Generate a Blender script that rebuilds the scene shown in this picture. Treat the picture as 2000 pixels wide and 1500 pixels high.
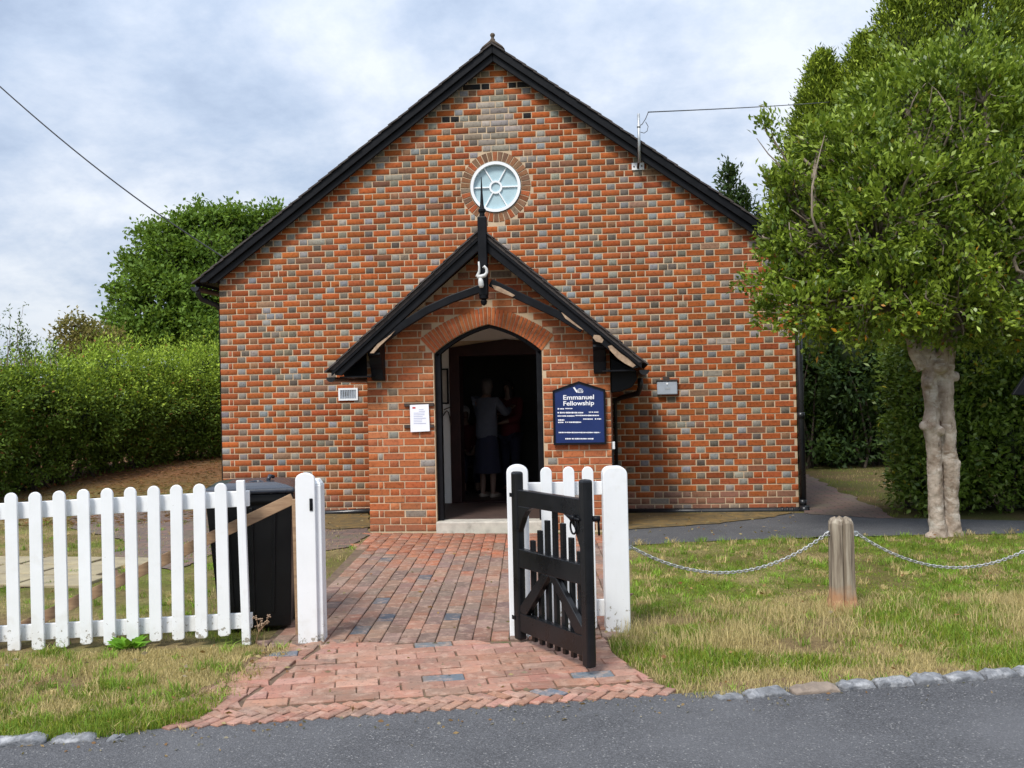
import bpy, math, random
import numpy as np
from mathutils import Vector, Matrix
random.seed(7); rng = np.random.default_rng(11)
for o in list(bpy.data.objects): bpy.data.objects.remove(o)
S = bpy.context.scene; C = S.collection
R = math.radians

# ------------------------------------------------------------------ camera
YAW, PITCH, ROLL, FPX = R(-6.18), R(0.43), R(1.244), 2000.0
_c, _s = math.cos(YAW), math.sin(YAW)
_t = (-0.1515, 12.743, -1.494)
CAM = Vector((-_c*_t[0]-_s*_t[1], _s*_t[0]-_c*_t[1], -_t[2]))
_f0 = Vector((_s, _c, 0)); _r0 = Vector((_c, -_s, 0)); _z = Vector((0, 0, 1))
FWD = math.cos(PITCH)*_f0 + math.sin(PITCH)*_z
_u0 = -math.sin(PITCH)*_f0 + math.cos(PITCH)*_z
RGT = math.cos(ROLL)*_r0 - math.sin(ROLL)*_u0
UPV = math.sin(ROLL)*_r0 + math.cos(ROLL)*_u0
cam = bpy.data.cameras.new('camera'); camo = bpy.data.objects.new('camera', cam); C.objects.link(camo)
cam.sensor_width = 36; cam.lens = 36*FPX/2000; cam.clip_end = 900; cam.clip_start = .05
camo.matrix_world = Matrix(((RGT.x, UPV.x, -FWD.x, CAM.x), (RGT.y, UPV.y, -FWD.y, CAM.y), (RGT.z, UPV.z, -FWD.z, CAM.z), (0, 0, 0, 1)))
S.camera = camo

# ------------------------------------------------------------------ sky, sun, exposure
SUN_EL, SUN_AZ = R(52), R(203)          # azimuth measured clockwise from +Y
S.view_settings.view_transform = 'Standard'; S.view_settings.look = 'None'
S.view_settings.gamma = 1; S.view_settings.use_curve_mapping = False
S.view_settings.exposure = 1.30
W = bpy.data.worlds.new('World'); S.world = W; W.use_nodes = True
nt = W.node_tree; nt.nodes.clear()
def N(t, kind, **kw):
    n = t.nodes.new(kind)
    for k, v in kw.items():
        if k.startswith('_'): setattr(n, k[1:], v)
        else: n.inputs[k.replace('__', ' ')].default_value = v
    return n
def L(t, a, b): t.links.new(a, b)
def math_n(t, op, a, b=None, clamp=False):
    n = t.nodes.new('ShaderNodeMath'); n.operation = op; n.use_clamp = clamp
    for i, v in enumerate((a, b)):
        if v is None: continue
        if isinstance(v, (int, float)): n.inputs[i].default_value = v
        else: L(t, v, n.inputs[i])
    return n.outputs[0]
def mix_n(t, fac, a, b, blend='MIX'):
    n = t.nodes.new('ShaderNodeMix'); n.data_type = 'RGBA'; n.blend_type = blend; n.clamp_factor = True
    for sock, v in ((n.inputs[0], fac), (n.inputs[6], a), (n.inputs[7], b)):
        if isinstance(v, (int, float)): sock.default_value = v
        elif isinstance(v, tuple): sock.default_value = (*v[:3], 1)
        else: L(t, v, sock)
    return n.outputs[2]
def ramp_n(t, fac, stops, interp='LINEAR'):
    n = t.nodes.new('ShaderNodeValToRGB'); n.color_ramp.interpolation = interp
    e = n.color_ramp.elements
    while len(e) < len(stops): e.new(.5)
    for k, (p, c) in zip(e, stops):
        k.position = p; k.color = (*c, 1) if isinstance(c, tuple) else (c, c, c, 1)
    L(t, fac, n.inputs[0]); return n.outputs[0]
sky = N(nt, 'ShaderNodeTexSky', _sky_type='NISHITA', _sun_disc=False, _sun_elevation=SUN_EL, _sun_rotation=SUN_AZ)
tc = N(nt, 'ShaderNodeTexCoord')
sp = N(nt, 'ShaderNodeSeparateXYZ'); L(nt, tc.outputs['Generated'], sp.inputs[0])
den = math_n(nt, 'ADD', math_n(nt, 'MAXIMUM', sp.outputs[2], 0.0), .42)
cb = N(nt, 'ShaderNodeCombineXYZ')
L(nt, math_n(nt, 'DIVIDE', sp.outputs[0], den), cb.inputs[0]); L(nt, math_n(nt, 'DIVIDE', sp.outputs[1], den), cb.inputs[1])
cb.inputs[2].default_value = 3.7
n1 = N(nt, 'ShaderNodeTexNoise', Scale=2.4, Detail=10.0, Roughness=.61, Distortion=.10); L(nt, cb.outputs[0], n1.inputs['Vector'])
n2 = N(nt, 'ShaderNodeTexNoise', Scale=1.3, Detail=3.0, Roughness=.5); L(nt, cb.outputs[0], n2.inputs['Vector'])
K = 10.0                                 # the background runs at strength 0.1
cl = ramp_n(nt, n1.outputs[0], [(.36, (.142, .182, .255)), (.45, (.205, .248, .32)), (.53, (.275, .308, .365)), (.63, (.375, .392, .42))])
cl2 = mix_n(nt, ramp_n(nt, n2.outputs[0], [(.4, 0.0), (.62, 1.0)]), cl, (.285, .32, .38), 'MIX')
cl3 = mix_n(nt, .22, cl, cl2)
vm = nt.nodes.new('ShaderNodeVectorMath'); vm.operation = 'SCALE'; L(nt, cl3, vm.inputs[0])
zen = math_n(nt, 'MULTIPLY_ADD', math_n(nt, 'MAXIMUM', sp.outputs[2], 0.0), .85); nt.nodes[-1].inputs[2].default_value = .84
L(nt, math_n(nt, 'MULTIPLY', zen, K), vm.inputs['Scale'])
mx = mix_n(nt, .94, sky.outputs[0], vm.outputs[0])
bg = N(nt, 'ShaderNodeBackground', Strength=.1); L(nt, mx, bg.inputs[0])
wo = N(nt, 'ShaderNodeOutputWorld'); L(nt, bg.outputs[0], wo.inputs[0])
sun = bpy.data.lights.new('sun', 'SUN'); suno = bpy.data.objects.new('sun', sun); C.objects.link(suno)
sun.energy = 1.5; sun.angle = R(16); sun.color = (1, .96, .9)
sd = Vector((math.sin(SUN_AZ)*math.cos(SUN_EL), math.cos(SUN_AZ)*math.cos(SUN_EL), math.sin(SUN_EL)))
suno.rotation_euler = sd.to_track_quat('Z', 'Y').to_euler(); suno.location = sd*40

# ------------------------------------------------------------------ photo measurement -> world
def ray(px, py): return FWD + RGT*((px-1000)/FPX) + UPV*((750-py)/FPX)
def P(px, py, d): return CAM + ray(px, py)*d                        # at forward distance d
def F(px, py, Y):                                                    # on the vertical plane y = Y
    r = ray(px, py); return CAM + r*((Y-CAM.y)/r.y)
_ea = CAM + ray(100, 1445)*((-.04-CAM.z)/ray(100, 1445).z); _eb = CAM + ray(1990, 1314)*((-.04-CAM.z)/ray(1990, 1314).z)
EDIR = Vector((_eb.x-_ea.x, _eb.y-_ea.y)).normalized(); ENOR = Vector((-EDIR.y, EDIR.x)); E0 = Vector((_ea.x, _ea.y))
def sst(a, b, x):
    x = np.clip((np.asarray(x, float)-a)/(b-a), 0, 1); return x*x*(3-2*x)
def road_r(x, y): return (np.asarray(x)-E0.x)*ENOR.x + (np.asarray(y)-E0.y)*ENOR.y
def bank(x, y):
    # soil bank rising to the left hedge
    a = np.asarray(y)+5.0; b = (-4.3-np.asarray(x))
    return .36*sst(0, 1, (np.asarray(y)-.2)/5.0 + 0*b)*sst(-3.45, -3.9, np.asarray(x))
def gz(x, y): return -.03*(1-sst(0, 1.3, road_r(x, y))) + bank(x, y)
def G(px, py, dz=0):
    r = ray(px, py); z = dz
    for _ in range(6):
        p = CAM + r*((z-CAM.z)/r.z); z = float(gz(p.x, p.y))+dz
    return p

# ------------------------------------------------------------------ numpy noise
_perm = np.random.default_rng(5).random((64, 64, 64))
def vnoise(p):
    p = np.asarray(p, float); i = np.floor(p).astype(int); f = p-i; f = f*f*(3-2*f); i %= 63
    out = 0
    for dx in (0, 1):
        for dy in (0, 1):
            for dz in (0, 1):
                w = (f[:, 0] if dx else 1-f[:, 0])*(f[:, 1] if dy else 1-f[:, 1])*(f[:, 2] if dz else 1-f[:, 2])
                out = out + w*_perm[i[:, 0]+dx, i[:, 1]+dy, i[:, 2]+dz]
    return out
def fbm(p, o=3):
    p = np.asarray(p, float); a, s, t = .5, 0, 0
    for k in range(o): s = s + a*vnoise(p*2**k+17*k); t += a; a *= .5
    return s/t

# ------------------------------------------------------------------ materials
MATS = {}
def new_mat(name):
    m = bpy.data.materials.new(name); m.use_nodes = True; t = m.node_tree
    b = t.nodes['Principled BSDF']; return m, t, b
def pos_n(t, scale=None):
    g = t.nodes.new('ShaderNodeNewGeometry')
    if scale is None: return g.outputs['Position']
    mp = t.nodes.new('ShaderNodeMapping'); L(t, g.outputs['Position'], mp.inputs[0]); mp.inputs['Scale'].default_value = scale
    return mp.outputs[0]
def noise_n(t, scale, detail=4, rough=.55, vec=None, out=0):
    n = N(t, 'ShaderNodeTexNoise', Scale=scale, Detail=float(detail), Roughness=rough)
    L(t, vec if vec is not None else pos_n(t), n.inputs['Vector']); return n.outputs[out]
def bump_n(t, b, h, strength=.3, dist=.01):
    n = N(t, 'ShaderNodeBump', Strength=strength, Distance=dist); L(t, h, n.inputs['Height']); L(t, n.outputs[0], b.inputs['Normal'])
def mat(name, col, rough=.6, var=.25, vscale=8, bump=.2, bscale=60, bdist=.004, col2=None, spec=.5, metal=0, stretch=None, spots=None):
    if name in MATS: return MATS[name]
    m, t, b = new_mat(name)
    v = pos_n(t, stretch) if stretch else pos_n(t)
    n = noise_n(t, vscale, 5, .6, v)
    c2 = col2 or tuple(c*(1-var) for c in col); c1 = col if col2 else tuple(min(1, c*(1+var*.6)) for c in col)
    c = mix_n(t, ramp_n(t, n, [(.33, 0.0), (.67, 1.0)]), c2, c1)
    if spots:
        sc, lo, hi, sc_col = spots
        c = mix_n(t, ramp_n(t, noise_n(t, sc, 6, .65, v), [(lo, 0.0), (hi, 1.0)]), c, sc_col)
    L(t, c, b.inputs['Base Color'])
    L(t, math_n(t, 'MULTIPLY_ADD', n, .3), b.inputs['Roughness']); t.nodes[-1].inputs[2].default_value = max(.03, rough-.15)
    b.inputs['Specular IOR Level'].default_value = spec; b.inputs['Metallic'].default_value = metal
    if bump: bump_n(t, b, noise_n(t, bscale, 4, .6, v), bump, bdist)
    MATS[name] = m; return m
def brick_mat(name, src, lime=.28):
    m, t, b = new_mat(name)
    if src == 'obj': col = t.nodes.new('ShaderNodeObjectInfo').outputs['Color']
    else: col = N(t, 'ShaderNodeAttribute', _attribute_name='col').outputs['Color']
    n1 = noise_n(t, 30, 6, .7); n2 = noise_n(t, 70, 5, .72)
    c = mix_n(t, ramp_n(t, n1, [(.3, .62), (.7, 1.18)]), (0, 0, 0), col, 'MIX')
    mm = t.nodes.new('ShaderNodeMix'); mm.data_type = 'RGBA'; mm.blend_type = 'MULTIPLY'; mm.inputs[0].default_value = 1
    L(t, col, mm.inputs[6]); L(t, ramp_n(t, n1, [(.30, (.52, .47, .46)), (.47, (.95, .95, .95)), (.70, (1.12, 1.10, 1.08))]), mm.inputs[7])
    c = mix_n(t, ramp_n(t, n2, [(.62, 0.0), (.74, lime)]), mm.outputs[2], (.50, .40, .30))
    c = mix_n(t, ramp_n(t, noise_n(t, 60, 4, .7), [(.26, .6), (.36, 0.0)]), c, (.06, .045, .04))
    # damp soot and splash dirt with its own ragged shape low on the wall and under the eaves of the porch
    geo = pos_n(t); sx = N(t, 'ShaderNodeSeparateXYZ'); L(t, geo, sx.inputs[0])
    low = math_n(t, 'SUBTRACT', math_n(t, 'MULTIPLY_ADD', noise_n(t, 3.1, 4), .55), sx.outputs[2]); t.nodes[-2].inputs[2].default_value = .02
    c = mix_n(t, ramp_n(t, low, [(0, 0.0), (.35, .5)]), c, (.19, .105, .07))
    wx = N(t, 'ShaderNodeMapping'); L(t, geo, wx.inputs[0]); wx.inputs['Scale'].default_value = (2.2, 1, .35)
    c = mix_n(t, ramp_n(t, noise_n(t, 1.0, 5, .62, wx.outputs[0]), [(.52, 0.0), (.75, .38)]), c, (.14, .075, .045))
    c = mix_n(t, ramp_n(t, noise_n(t, 1.7, 5, .66), [(.62, 0.0), (.78, .25)]), c, (.33, .26, .19))
    L(t, c, b.inputs['Base Color']); b.inputs['Roughness'].default_value = .85; b.inputs['Specular IOR Level'].default_value = .25
    bump_n(t, b, noise_n(t, 75, 5, .7), .45, .004); return m
M_BRICK_O = brick_mat('brick_object', 'obj'); M_BRICK_A = brick_mat('brick_attribute', 'att')
def paver_mat(name, src):
    m, t, b = new_mat(name)
    if src == 'obj': col = t.nodes.new('ShaderNodeObjectInfo').outputs['Color']
    else: col = N(t, 'ShaderNodeAttribute', _attribute_name='col').outputs['Color']
    n1 = noise_n(t, 14, 5, .65)
    c = mix_n(t, ramp_n(t, noise_n(t, 4, 6, .68), [(.42, 0.0), (.64, .62)]), col, (.22, .165, .125))
    c = mix_n(t, ramp_n(t, n1, [(.50, 0.0), (.72, .7)]), c, (.50, .34, .26))
    c = mix_n(t, ramp_n(t, noise_n(t, 45, 5, .7), [(.30, .8), (.45, 0.0)]), c, (.09, .06, .045))
    L(t, c, b.inputs['Base Color']); b.inputs['Roughness'].default_value = .82; b.inputs['Specular IOR Level'].default_value = .3
    bump_n(t, b, noise_n(t, 38, 6, .7), .6, .008); return m
M_PAV_O = paver_mat('paver_object', 'obj'); M_PAV_A = paver_mat('paver_attribute', 'att')
def leaf_mat(name, rough=.45, trans=.3, spec=.4):
    m, t, b = new_mat(name)
    col = N(t, 'ShaderNodeAttribute', _attribute_name='col').outputs['Color']
    L(t, col, b.inputs['Base Color']); b.inputs['Roughness'].default_value = rough; b.inputs['Specular IOR Level'].default_value = spec
    tr = t.nodes.new('ShaderNodeBsdfTranslucent'); L(t, mix_n(t, .35, col, (.30, .42, .04), 'MIX'), tr.inputs[0])
    ms = t.nodes.new('ShaderNodeMixShader'); ms.inputs[0].default_value = trans
    L(t, b.outputs[0], ms.inputs[1]); L(t, tr.outputs[0], ms.inputs[2]); L(t, ms.outputs[0], t.nodes['Material Output'].inputs[0]); return m
M_LEAF = leaf_mat('leaf', .55, .32, .2); M_LEAFG = leaf_mat('leaf_glossy', .38, .28, .38); M_CONI = leaf_mat('conifer_leaf', .6, .2, .25); M_GRASS = leaf_mat('grass_blade', .6, .3, .2)
M_MORTAR = mat('mortar', (.60, .455, .30), .9, vscale=6, col2=(.46, .34, .225), bump=.5, bscale=90, spots=(3, .58, .78, (.36, .29, .22)))
M_WHITE = mat('white_paint', (.83, .84, .85), .4, .05, 5, .12, 30, .003, stretch=(1, 1, .25), spots=(26, .76, .82, (.60, .56, .50)))
M_WHITED, t_, b_ = new_mat('white_paint_weathered')
sx_ = N(t_, 'ShaderNodeSeparateXYZ'); L(t_, pos_n(t_), sx_.inputs[0])
n_ = noise_n(t_, 30, 5, .65); lo_ = math_n(t_, 'MULTIPLY', math_n(t_, 'MAXIMUM', math_n(t_, 'SUBTRACT', .30, sx_.outputs[2]), 0.0), .62)
c_ = mix_n(t_, ramp_n(t_, noise_n(t_, 5, 4), [(.35, 0.0), (.7, 1.0)]), (.79, .80, .80), (.84, .85, .86))
c_ = mix_n(t_, ramp_n(t_, math_n(t_, 'ADD', noise_n(t_, 9, 4), math_n(t_, 'MULTIPLY', lo_, 1.2)), [(.62, 0.0), (.9, .4)]), c_, (.50, .46, .36))
c_ = mix_n(t_, ramp_n(t_, math_n(t_, 'ADD', n_, lo_), [(.715, 0.0), (.76, .9)]), c_, (.24, .21, .15))
oi_ = t_.nodes.new('ShaderNodeObjectInfo').outputs['Random']
c_ = mix_n(t_, ramp_n(t_, oi_, [(0, 0.0), (1, .16)]), c_, (.66, .67, .66)); gr_ = noise_n(t_, 60, 5, .7, pos_n(t_, (1, 1, .05)))
c_ = mix_n(t_, ramp_n(t_, gr_, [(.60, 0.0), (.78, .30)]), c_, (.62, .61, .57))
L(t_, c_, b_.inputs['Base Color']); b_.inputs['Roughness'].default_value = .5; bump_n(t_, b_, gr_, .3, .004)
M_BLACK = mat('black_paint', (.006, .0065, .0085), .46, .35, 9, .25, 45, .003, spec=.18)
M_BLACKG = mat('gate_black_paint', (.008, .0085, .010), .30, .3, 7, .12, 30, .002, spec=.36, spots=(6, .70, .9, (.045, .042, .037)))
M_BARE = mat('bare_weathered_wood', (.46, .33, .22), .8, vscale=14, col2=(.22, .14, .09), bump=.5, bscale=70)
M_TILE = mat('roof_tile', (.055, .045, .042), .8, .4, 10, .5, 60, .006, spots=(9, .6, .8, (.10, .09, .06)))
M_CLAY = mat('ridge_clay', (.10, .075, .055), .85, .4, 25, .5, 70, .006)
M_GREYW = mat('aged_white_enamel', (.58, .58, .56), .45, .2, 20, .2, 60)
M_STONE = mat('step_stone', (.52, .48, .41), .8, .2, 9, .3, 60, .004, spots=(8, .58, .75, (.27, .24, .2)))
M_PIPE = mat('black_pipe', (.016, .017, .019), .3, .2, 8, 0)
M_PLASTER = mat('cream_plaster', (.82, .80, .75), .85, .06, 4, .15, 40)
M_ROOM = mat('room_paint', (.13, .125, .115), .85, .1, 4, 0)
M_REDWOOD = mat('dark_red_wood', (.030, .010, .0085), .5, .3, 8, .1, 40, spec=.3)
M_FLOOR = mat('porch_floor', (.075, .045, .036), .7, .3, 12, .2, 60)
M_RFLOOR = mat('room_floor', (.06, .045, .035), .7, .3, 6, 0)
M_TIMBER = mat('sawn_timber', (.40, .26, .15), .75, vscale=16, col2=(.25, .15, .085), bump=.35, bscale=60, stretch=(.5, .5, 3))
M_BIN = mat('bin_plastic', (.0055, .006, .0068), .42, .2, 5, .1, 120, .002, spec=.3)
M_LID = mat('bin_lid_plastic', (.022, .026, .036), .24, .2, 5, .05, 80, .002)
M_GALV = mat('galvanised_steel', (.55, .57, .58), .42, .15, 30, .1, 90, metal=.75)
M_CHAIN = mat('chain_steel', (.50, .50, .48), .45, .35, 40, .1, 90, metal=.6)
M_GREYBOX = mat('grey_plastic', (.36, .40, .45), .5, .08, 10, .05)
M_KERB = mat('granite', (.185, .19, .20), .8, .35, 22, .8, 60, .01, spots=(13, .50, .66, (.40, .40, .405)))
M_KERBB = mat('brown_stone', (.23, .18, .14), .8, .35, 12, .6, 40, .008)
M_BARK, t_, b_ = new_mat('pale_bark')
c_ = mix_n(t_, ramp_n(t_, noise_n(t_, 8, 6, .65), [(.35, 0.0), (.65, 1.0)]), (.25, .185, .135), (.50, .42, .345))
c_ = mix_n(t_, ramp_n(t_, noise_n(t_, 5, 6, .68, pos_n(t_, (1, 1, 2.2))), [(.52, 0.0), (.66, .8)]), c_, (.62, .57, .50))
c_ = mix_n(t_, ramp_n(t_, noise_n(t_, 24, 6, .7, pos_n(t_, (1, 1, .35))), [(.30, .9), (.42, 0.0)]), c_, (.13, .095, .07))
c_ = mix_n(t_, ramp_n(t_, noise_n(t_, 3.3, 5, .6), [(.58, 0.0), (.72, .45)]), c_, (.20, .20, .10))
L(t_, c_, b_.inputs['Base Color']); b_.inputs['Roughness'].default_value = .88; b_.inputs['Specular IOR Level'].default_value = .2
bump_n(t_, b_, noise_n(t_, 26, 7, .72), .9, .018)
M_BARKD = mat('dark_bark', (.055, .042, .03), .9, .35, 8, .6, 30, .02)
M_TWIG = mat('twig', (.22, .175, .13), .85, .3, 12, .2, 40)
M_SIGN = mat('sign_blue', (.006, .022, .115), .35, .12, 4, .03)
M_LETTER = mat('sign_white', (.86, .87, .9), .5, .03, 4, 0)
M_PAPER = mat('paper', (.84, .85, .90), .7, .03, 9, .05, 20)
M_PRINT = mat('paper_print', (.42, .45, .60), .8, .1, 9, 0)
M_PRINTR = mat('paper_red', (.55, .05, .06), .7, .1, 9, 0)
M_IRON = mat('rusty_iron', (.05, .033, .025), .75, .4, 25, .3, 60)
M_SLAB = mat('yellow_slab', (.38, .32, .19), .85, vscale=5, col2=(.25, .21, .14), bump=.4, bscale=30, spots=(7, .62, .75, (.28, .27, .20)))
M_CABLE = mat('cable_grey', (.09, .09, .095), .6, .1, 8, 0)
M_FROST = mat('frosted_glass', (.40, .54, .585), .12, .08, 5, 0, spec=.6)
M_SOIL = mat('bare_soil', (.15, .085, .05), .95, .35, 9, .6, 40, .015)

# ------------------------------------------------------------------ mesh building
class MB:
    def __init__(s): s.v = []; s.f = []; s.c = []
    def add(s, vs, fs, col=None):
        k = len(s.v); s.v += [tuple(v) for v in vs]; s.f += [tuple(i+k for i in f) for f in fs]
        if col is not None: s.c += [col]*len(vs)
        return s
    def box(s, a, b, M=None, col=None):
        x0, y0, z0 = a; x1, y1, z1 = b
        vs = [Vector(p) for p in ((x0, y0, z0), (x1, y0, z0), (x1, y1, z0), (x0, y1, z0), (x0, y0, z1), (x1, y0, z1), (x1, y1, z1), (x0, y1, z1))]
        if M: vs = [M @ v for v in vs]
        return s.add(vs, [(0, 3, 2, 1), (4, 5, 6, 7), (0, 1, 5, 4), (1, 2, 6, 5), (2, 3, 7, 6), (3, 0, 4, 7)], col)
    def beam(s, p, q, w, h, up=(0, 0, 1)):       # rectangular bar from p to q: w across, h along "up"
        p, q = Vector(p), Vector(q); a = (q-p).normalized(); u = Vector(up); u = (u-a*u.dot(a)).normalized(); r = a.cross(u)
        vs = [e+r*(w/2*i)+u*(h/2*j) for e in (p, q) for i, j in ((-1, -1), (1, -1), (1, 1), (-1, 1))]
        return s.add(vs, [(0, 1, 2, 3), (7, 6, 5, 4), (0, 4, 5, 1), (1, 5, 6, 2), (2, 6, 7, 3), (3, 7, 4, 0)])
    def tube(s, pts, rad, n=8, caps=True, wob=0):
        pts = [Vector(p) for p in pts]; m = len(pts); rad = [rad]*m if isinstance(rad, (int, float)) else rad
        t0 = (pts[1]-pts[0]).normalized(); ref = Vector((0, 0, 1)) if abs(t0.z) < .9 else Vector((1, 0, 0)); u = (ref-t0*ref.dot(t0)).normalized()
        vs = []
        for i, p in enumerate(pts):
            t = (pts[min(i+1, m-1)]-pts[max(i-1, 0)]).normalized(); u = (u-t*u.dot(t)).normalized(); w = t.cross(u)
            for k in range(n):
                a = 2*math.pi*k/n; rr = rad[i]*(1+wob*random.uniform(-1, 1)); vs.append(p+(u*math.cos(a)+w*math.sin(a))*rr)
        fs = [(i*n+k, i*n+(k+1) % n, (i+1)*n+(k+1) % n, (i+1)*n+k) for i in range(m-1) for k in range(n)]
        if caps: fs += [tuple(range(n-1, -1, -1)), tuple((m-1)*n+k for k in range(n))]
        return s.add(vs, fs)
    def prism(s, poly, off, M=None):             # polygon of 3-D points pushed along off
        a = [Vector(p) for p in poly]; b = [p+Vector(off) for p in a]; n = len(a)
        if M: a = [M @ p for p in a]; b = [M @ p for p in b]
        return s.add(a+b, [tuple(range(n)), tuple(range(2*n-1, n-1, -1))]+[(i, n+i, n+(i+1) % n, (i+1) % n) for i in range(n)])
    def lathe(s, prof, o, n=12, axis=None):      # prof: (radius, height)
        o = Vector(o); vs = []
        for r, z in prof:
            for k in range(n):
                a = 2*math.pi*k/n; vs.append(o+Vector((r*math.cos(a), r*math.sin(a), z)))
        m = len(prof)
        return s.add(vs, [(i*n+k, i*n+(k+1) % n, (i+1)*n+(k+1) % n, (i+1)*n+k) for i in range(m-1) for k in range(n)]+[tuple(range(n-1, -1, -1)), tuple((m-1)*n+k for k in range(n))])
    def mesh(s, name):
        me = bpy.data.meshes.new(name); me.from_pydata(s.v, [], s.f)
        if s.c:
            a = me.attributes.new('col', 'FLOAT_COLOR', 'POINT'); a.data.foreach_set('color', np.array([(*c[:3], 1) for c in s.c], 'f').ravel())
        me.validate(); return me
def fix_normals(me):
    import bmesh
    b = bmesh.new(); b.from_mesh(me); bmesh.ops.recalc_face_normals(b, faces=b.faces); b.to_mesh(me); b.free()
def setp(o, parent):
    if parent is None: return
    o.parent = parent
    if parent.type == 'EMPTY' and parent.parent is None: o.matrix_parent_inverse = Matrix.Translation(-parent.location)
    elif parent.parent is None and parent.get('_loc') is not None: pass
def obj(name, me, m, parent=None, bevel=0, smooth=False, seg=2):
    if isinstance(me, MB): me = me.mesh(name); fix_normals(me)
    if m and not len(me.materials): me.materials.append(m)
    o = bpy.data.objects.new(name, me); C.objects.link(o); setp(o, parent)
    if bevel:
        b = o.modifiers.new('bevel', 'BEVEL'); b.width = bevel; b.segments = seg; b.limit_method = 'ANGLE'; b.angle_limit = R(35)
    if smooth:
        me.polygons.foreach_set('use_smooth', [True]*len(me.polygons))
    return o
def tag(o, label, cat, group=None):
    o['label'] = label; o['category'] = cat
    if group: o['group'] = group
    return o
def thing(name, label, cat, loc, group=None):
    o = bpy.data.objects.new(name, None); C.objects.link(o); o.location = loc; o.empty_display_size = .1
    return tag(o, label, cat, group)
def struct(name, me, m, **k):
    o = obj(name, me, m, **k); o['kind'] = 'structure'; return o
def stuff(o): o['kind'] = 'stuff'; return o
def np_mesh(name, V, Fq, col=None, m=None, parent=None, smooth=False):
    me = bpy.data.meshes.new(name); V = np.ascontiguousarray(V, 'f'); Fq = np.ascontiguousarray(Fq, 'i'); k = Fq.shape[1]
    me.vertices.add(len(V)); me.vertices.foreach_set('co', V.ravel())
    me.loops.add(Fq.size); me.loops.foreach_set('vertex_index', Fq.ravel())
    me.polygons.add(len(Fq)); me.polygons.foreach_set('loop_start', np.arange(0, Fq.size, k, dtype='i'))
    if smooth: me.polygons.foreach_set('use_smooth', np.ones(len(Fq), bool))
    if col is not None:
        a = me.attributes.new('col', 'FLOAT_COLOR', 'POINT'); a.data.foreach_set('color', np.concatenate([col, np.ones((len(col), 1))], 1).astype('f').ravel())
    me.update(calc_edges=True)
    return obj(name, me, m, parent)
def flat_shape(name, loops, thick):              # outline with holes -> extruded mesh, local x,z in plane, y thickness (0..thick)
    cu = bpy.data.curves.new(name, 'CURVE'); cu.dimensions = '2D'; cu.fill_mode = 'BOTH'; cu.extrude = thick/2
    for lp in loops:
        s = cu.splines.new('POLY'); s.points.add(len(lp)-1); s.use_cyclic_u = True
        for p, (x, z) in zip(s.points, lp): p.co = (x, z, 0, 1)
    o = bpy.data.objects.new(name, cu); C.objects.link(o); dg = bpy.context.evaluated_depsgraph_get(); dg.update()
    me = bpy.data.meshes.new_from_object(o.evaluated_get(dg)); bpy.data.objects.remove(o); bpy.data.curves.remove(cu)
    me.transform(Matrix(((1, 0, 0, 0), (0, 0, -1, thick/2), (0, 1, 0, 0), (0, 0, 0, 1)))); me.name = name
    me.materials.clear(); fix_normals(me); return me
def arc(cx, cz, r, a0, a1, n): return [(cx+r*math.cos(a0+(a1-a0)*i/n), cz+r*math.sin(a0+(a1-a0)*i/n)) for i in range(n+1)]

# chamfered brick: x across, z up, front towards -y
def brick_geo(w, h, proud=.0055, c=.003, back=.01):
    a, b = w/2, h/2; ring = lambda e, y: [(-a+e, y, -b+e), (a-e, y, -b+e), (a-e, y, b-e), (-a+e, y, b-e)]
    v = ring(0, back)+ring(0, -proud+c)+ring(c, -proud)
    f = [(8, 9, 10, 11)]+[(4+i, 4+(i+1) % 4, 8+(i+1) % 4, 8+i) for i in range(4)]+[(i, (i+1) % 4, 4+(i+1) % 4, 4+i) for i in range(4)]
    return v, f
_bm = {}
def quad_geo(q, proud=.002, c=.004, back=.04):
    cx_, cz_ = sum(p[0] for p in q)/4, sum(p[1] for p in q)/4
    ring = lambda e, y: [(x-(e if x > cx_ else -e), y, z-(min(e, abs(z-cz_)*.5) if z > cz_ else -min(e, abs(z-cz_)*.5))) for x, z in q]
    return ring(0, back)+ring(0, -proud+c)+ring(c, -proud), [(8, 9, 10, 11)]+[(4+i, 4+(i+1) % 4, 8+(i+1) % 4, 8+i) for i in range(4)]+[(i, (i+1) % 4, 4+(i+1) % 4, 4+i) for i in range(4)]
def brick_me(w, h, m, name='brick', **k):
    key = (round(w, 3), round(h, 3), m.name, name, tuple(k.items()))
    if key not in _bm:
        v, f = brick_geo(w, h, **k); me = bpy.data.meshes.new(name); me.from_pydata(v, [], f); me.materials.append(m); fix_normals(me); _bm[key] = me
    return _bm[key]
def stuff_bricks(name, recs, m, parent, **k):
    V, Fq, Cc, n = [], [], [], 0
    for r in recs:
        v, f = quad_geo(r['quad'], **k) if r.get('quad') else brick_geo(r['w'], r['h'], **k); v = np.array(v); M = np.array(r['M'])
        V.append(v @ M[:3, :3].T + M[:3, 3]); Fq.append(np.array(f)+n); n += len(v); Cc.append(np.tile(r['col'], (len(v), 1)))
    if not V: return None
    return stuff(np_mesh(name, np.concatenate(V), np.concatenate(Fq), np.concatenate(Cc), m, parent))
def single_bricks(recs, m, name='brick', **k):
    for r in recs:
        if r.get('quad'):
            v, f = quad_geo(r['quad'], **k); me = bpy.data.meshes.new(name); me.from_pydata(v, [], f); me.materials.append(m); fix_normals(me)
        else: me = brick_me(r['w'], r['h'], m, name, **k)
        o = bpy.data.objects.new(name, me); C.objects.link(o); o.parent = r['parent']
        o.matrix_local = r['M']; o.color = (*r['col'], 1)
def scrn(r):
    p = r['M'].translation; d = max(.5, (p-CAM).dot(FWD)); return r['w']*r['h']/d**2

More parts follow.
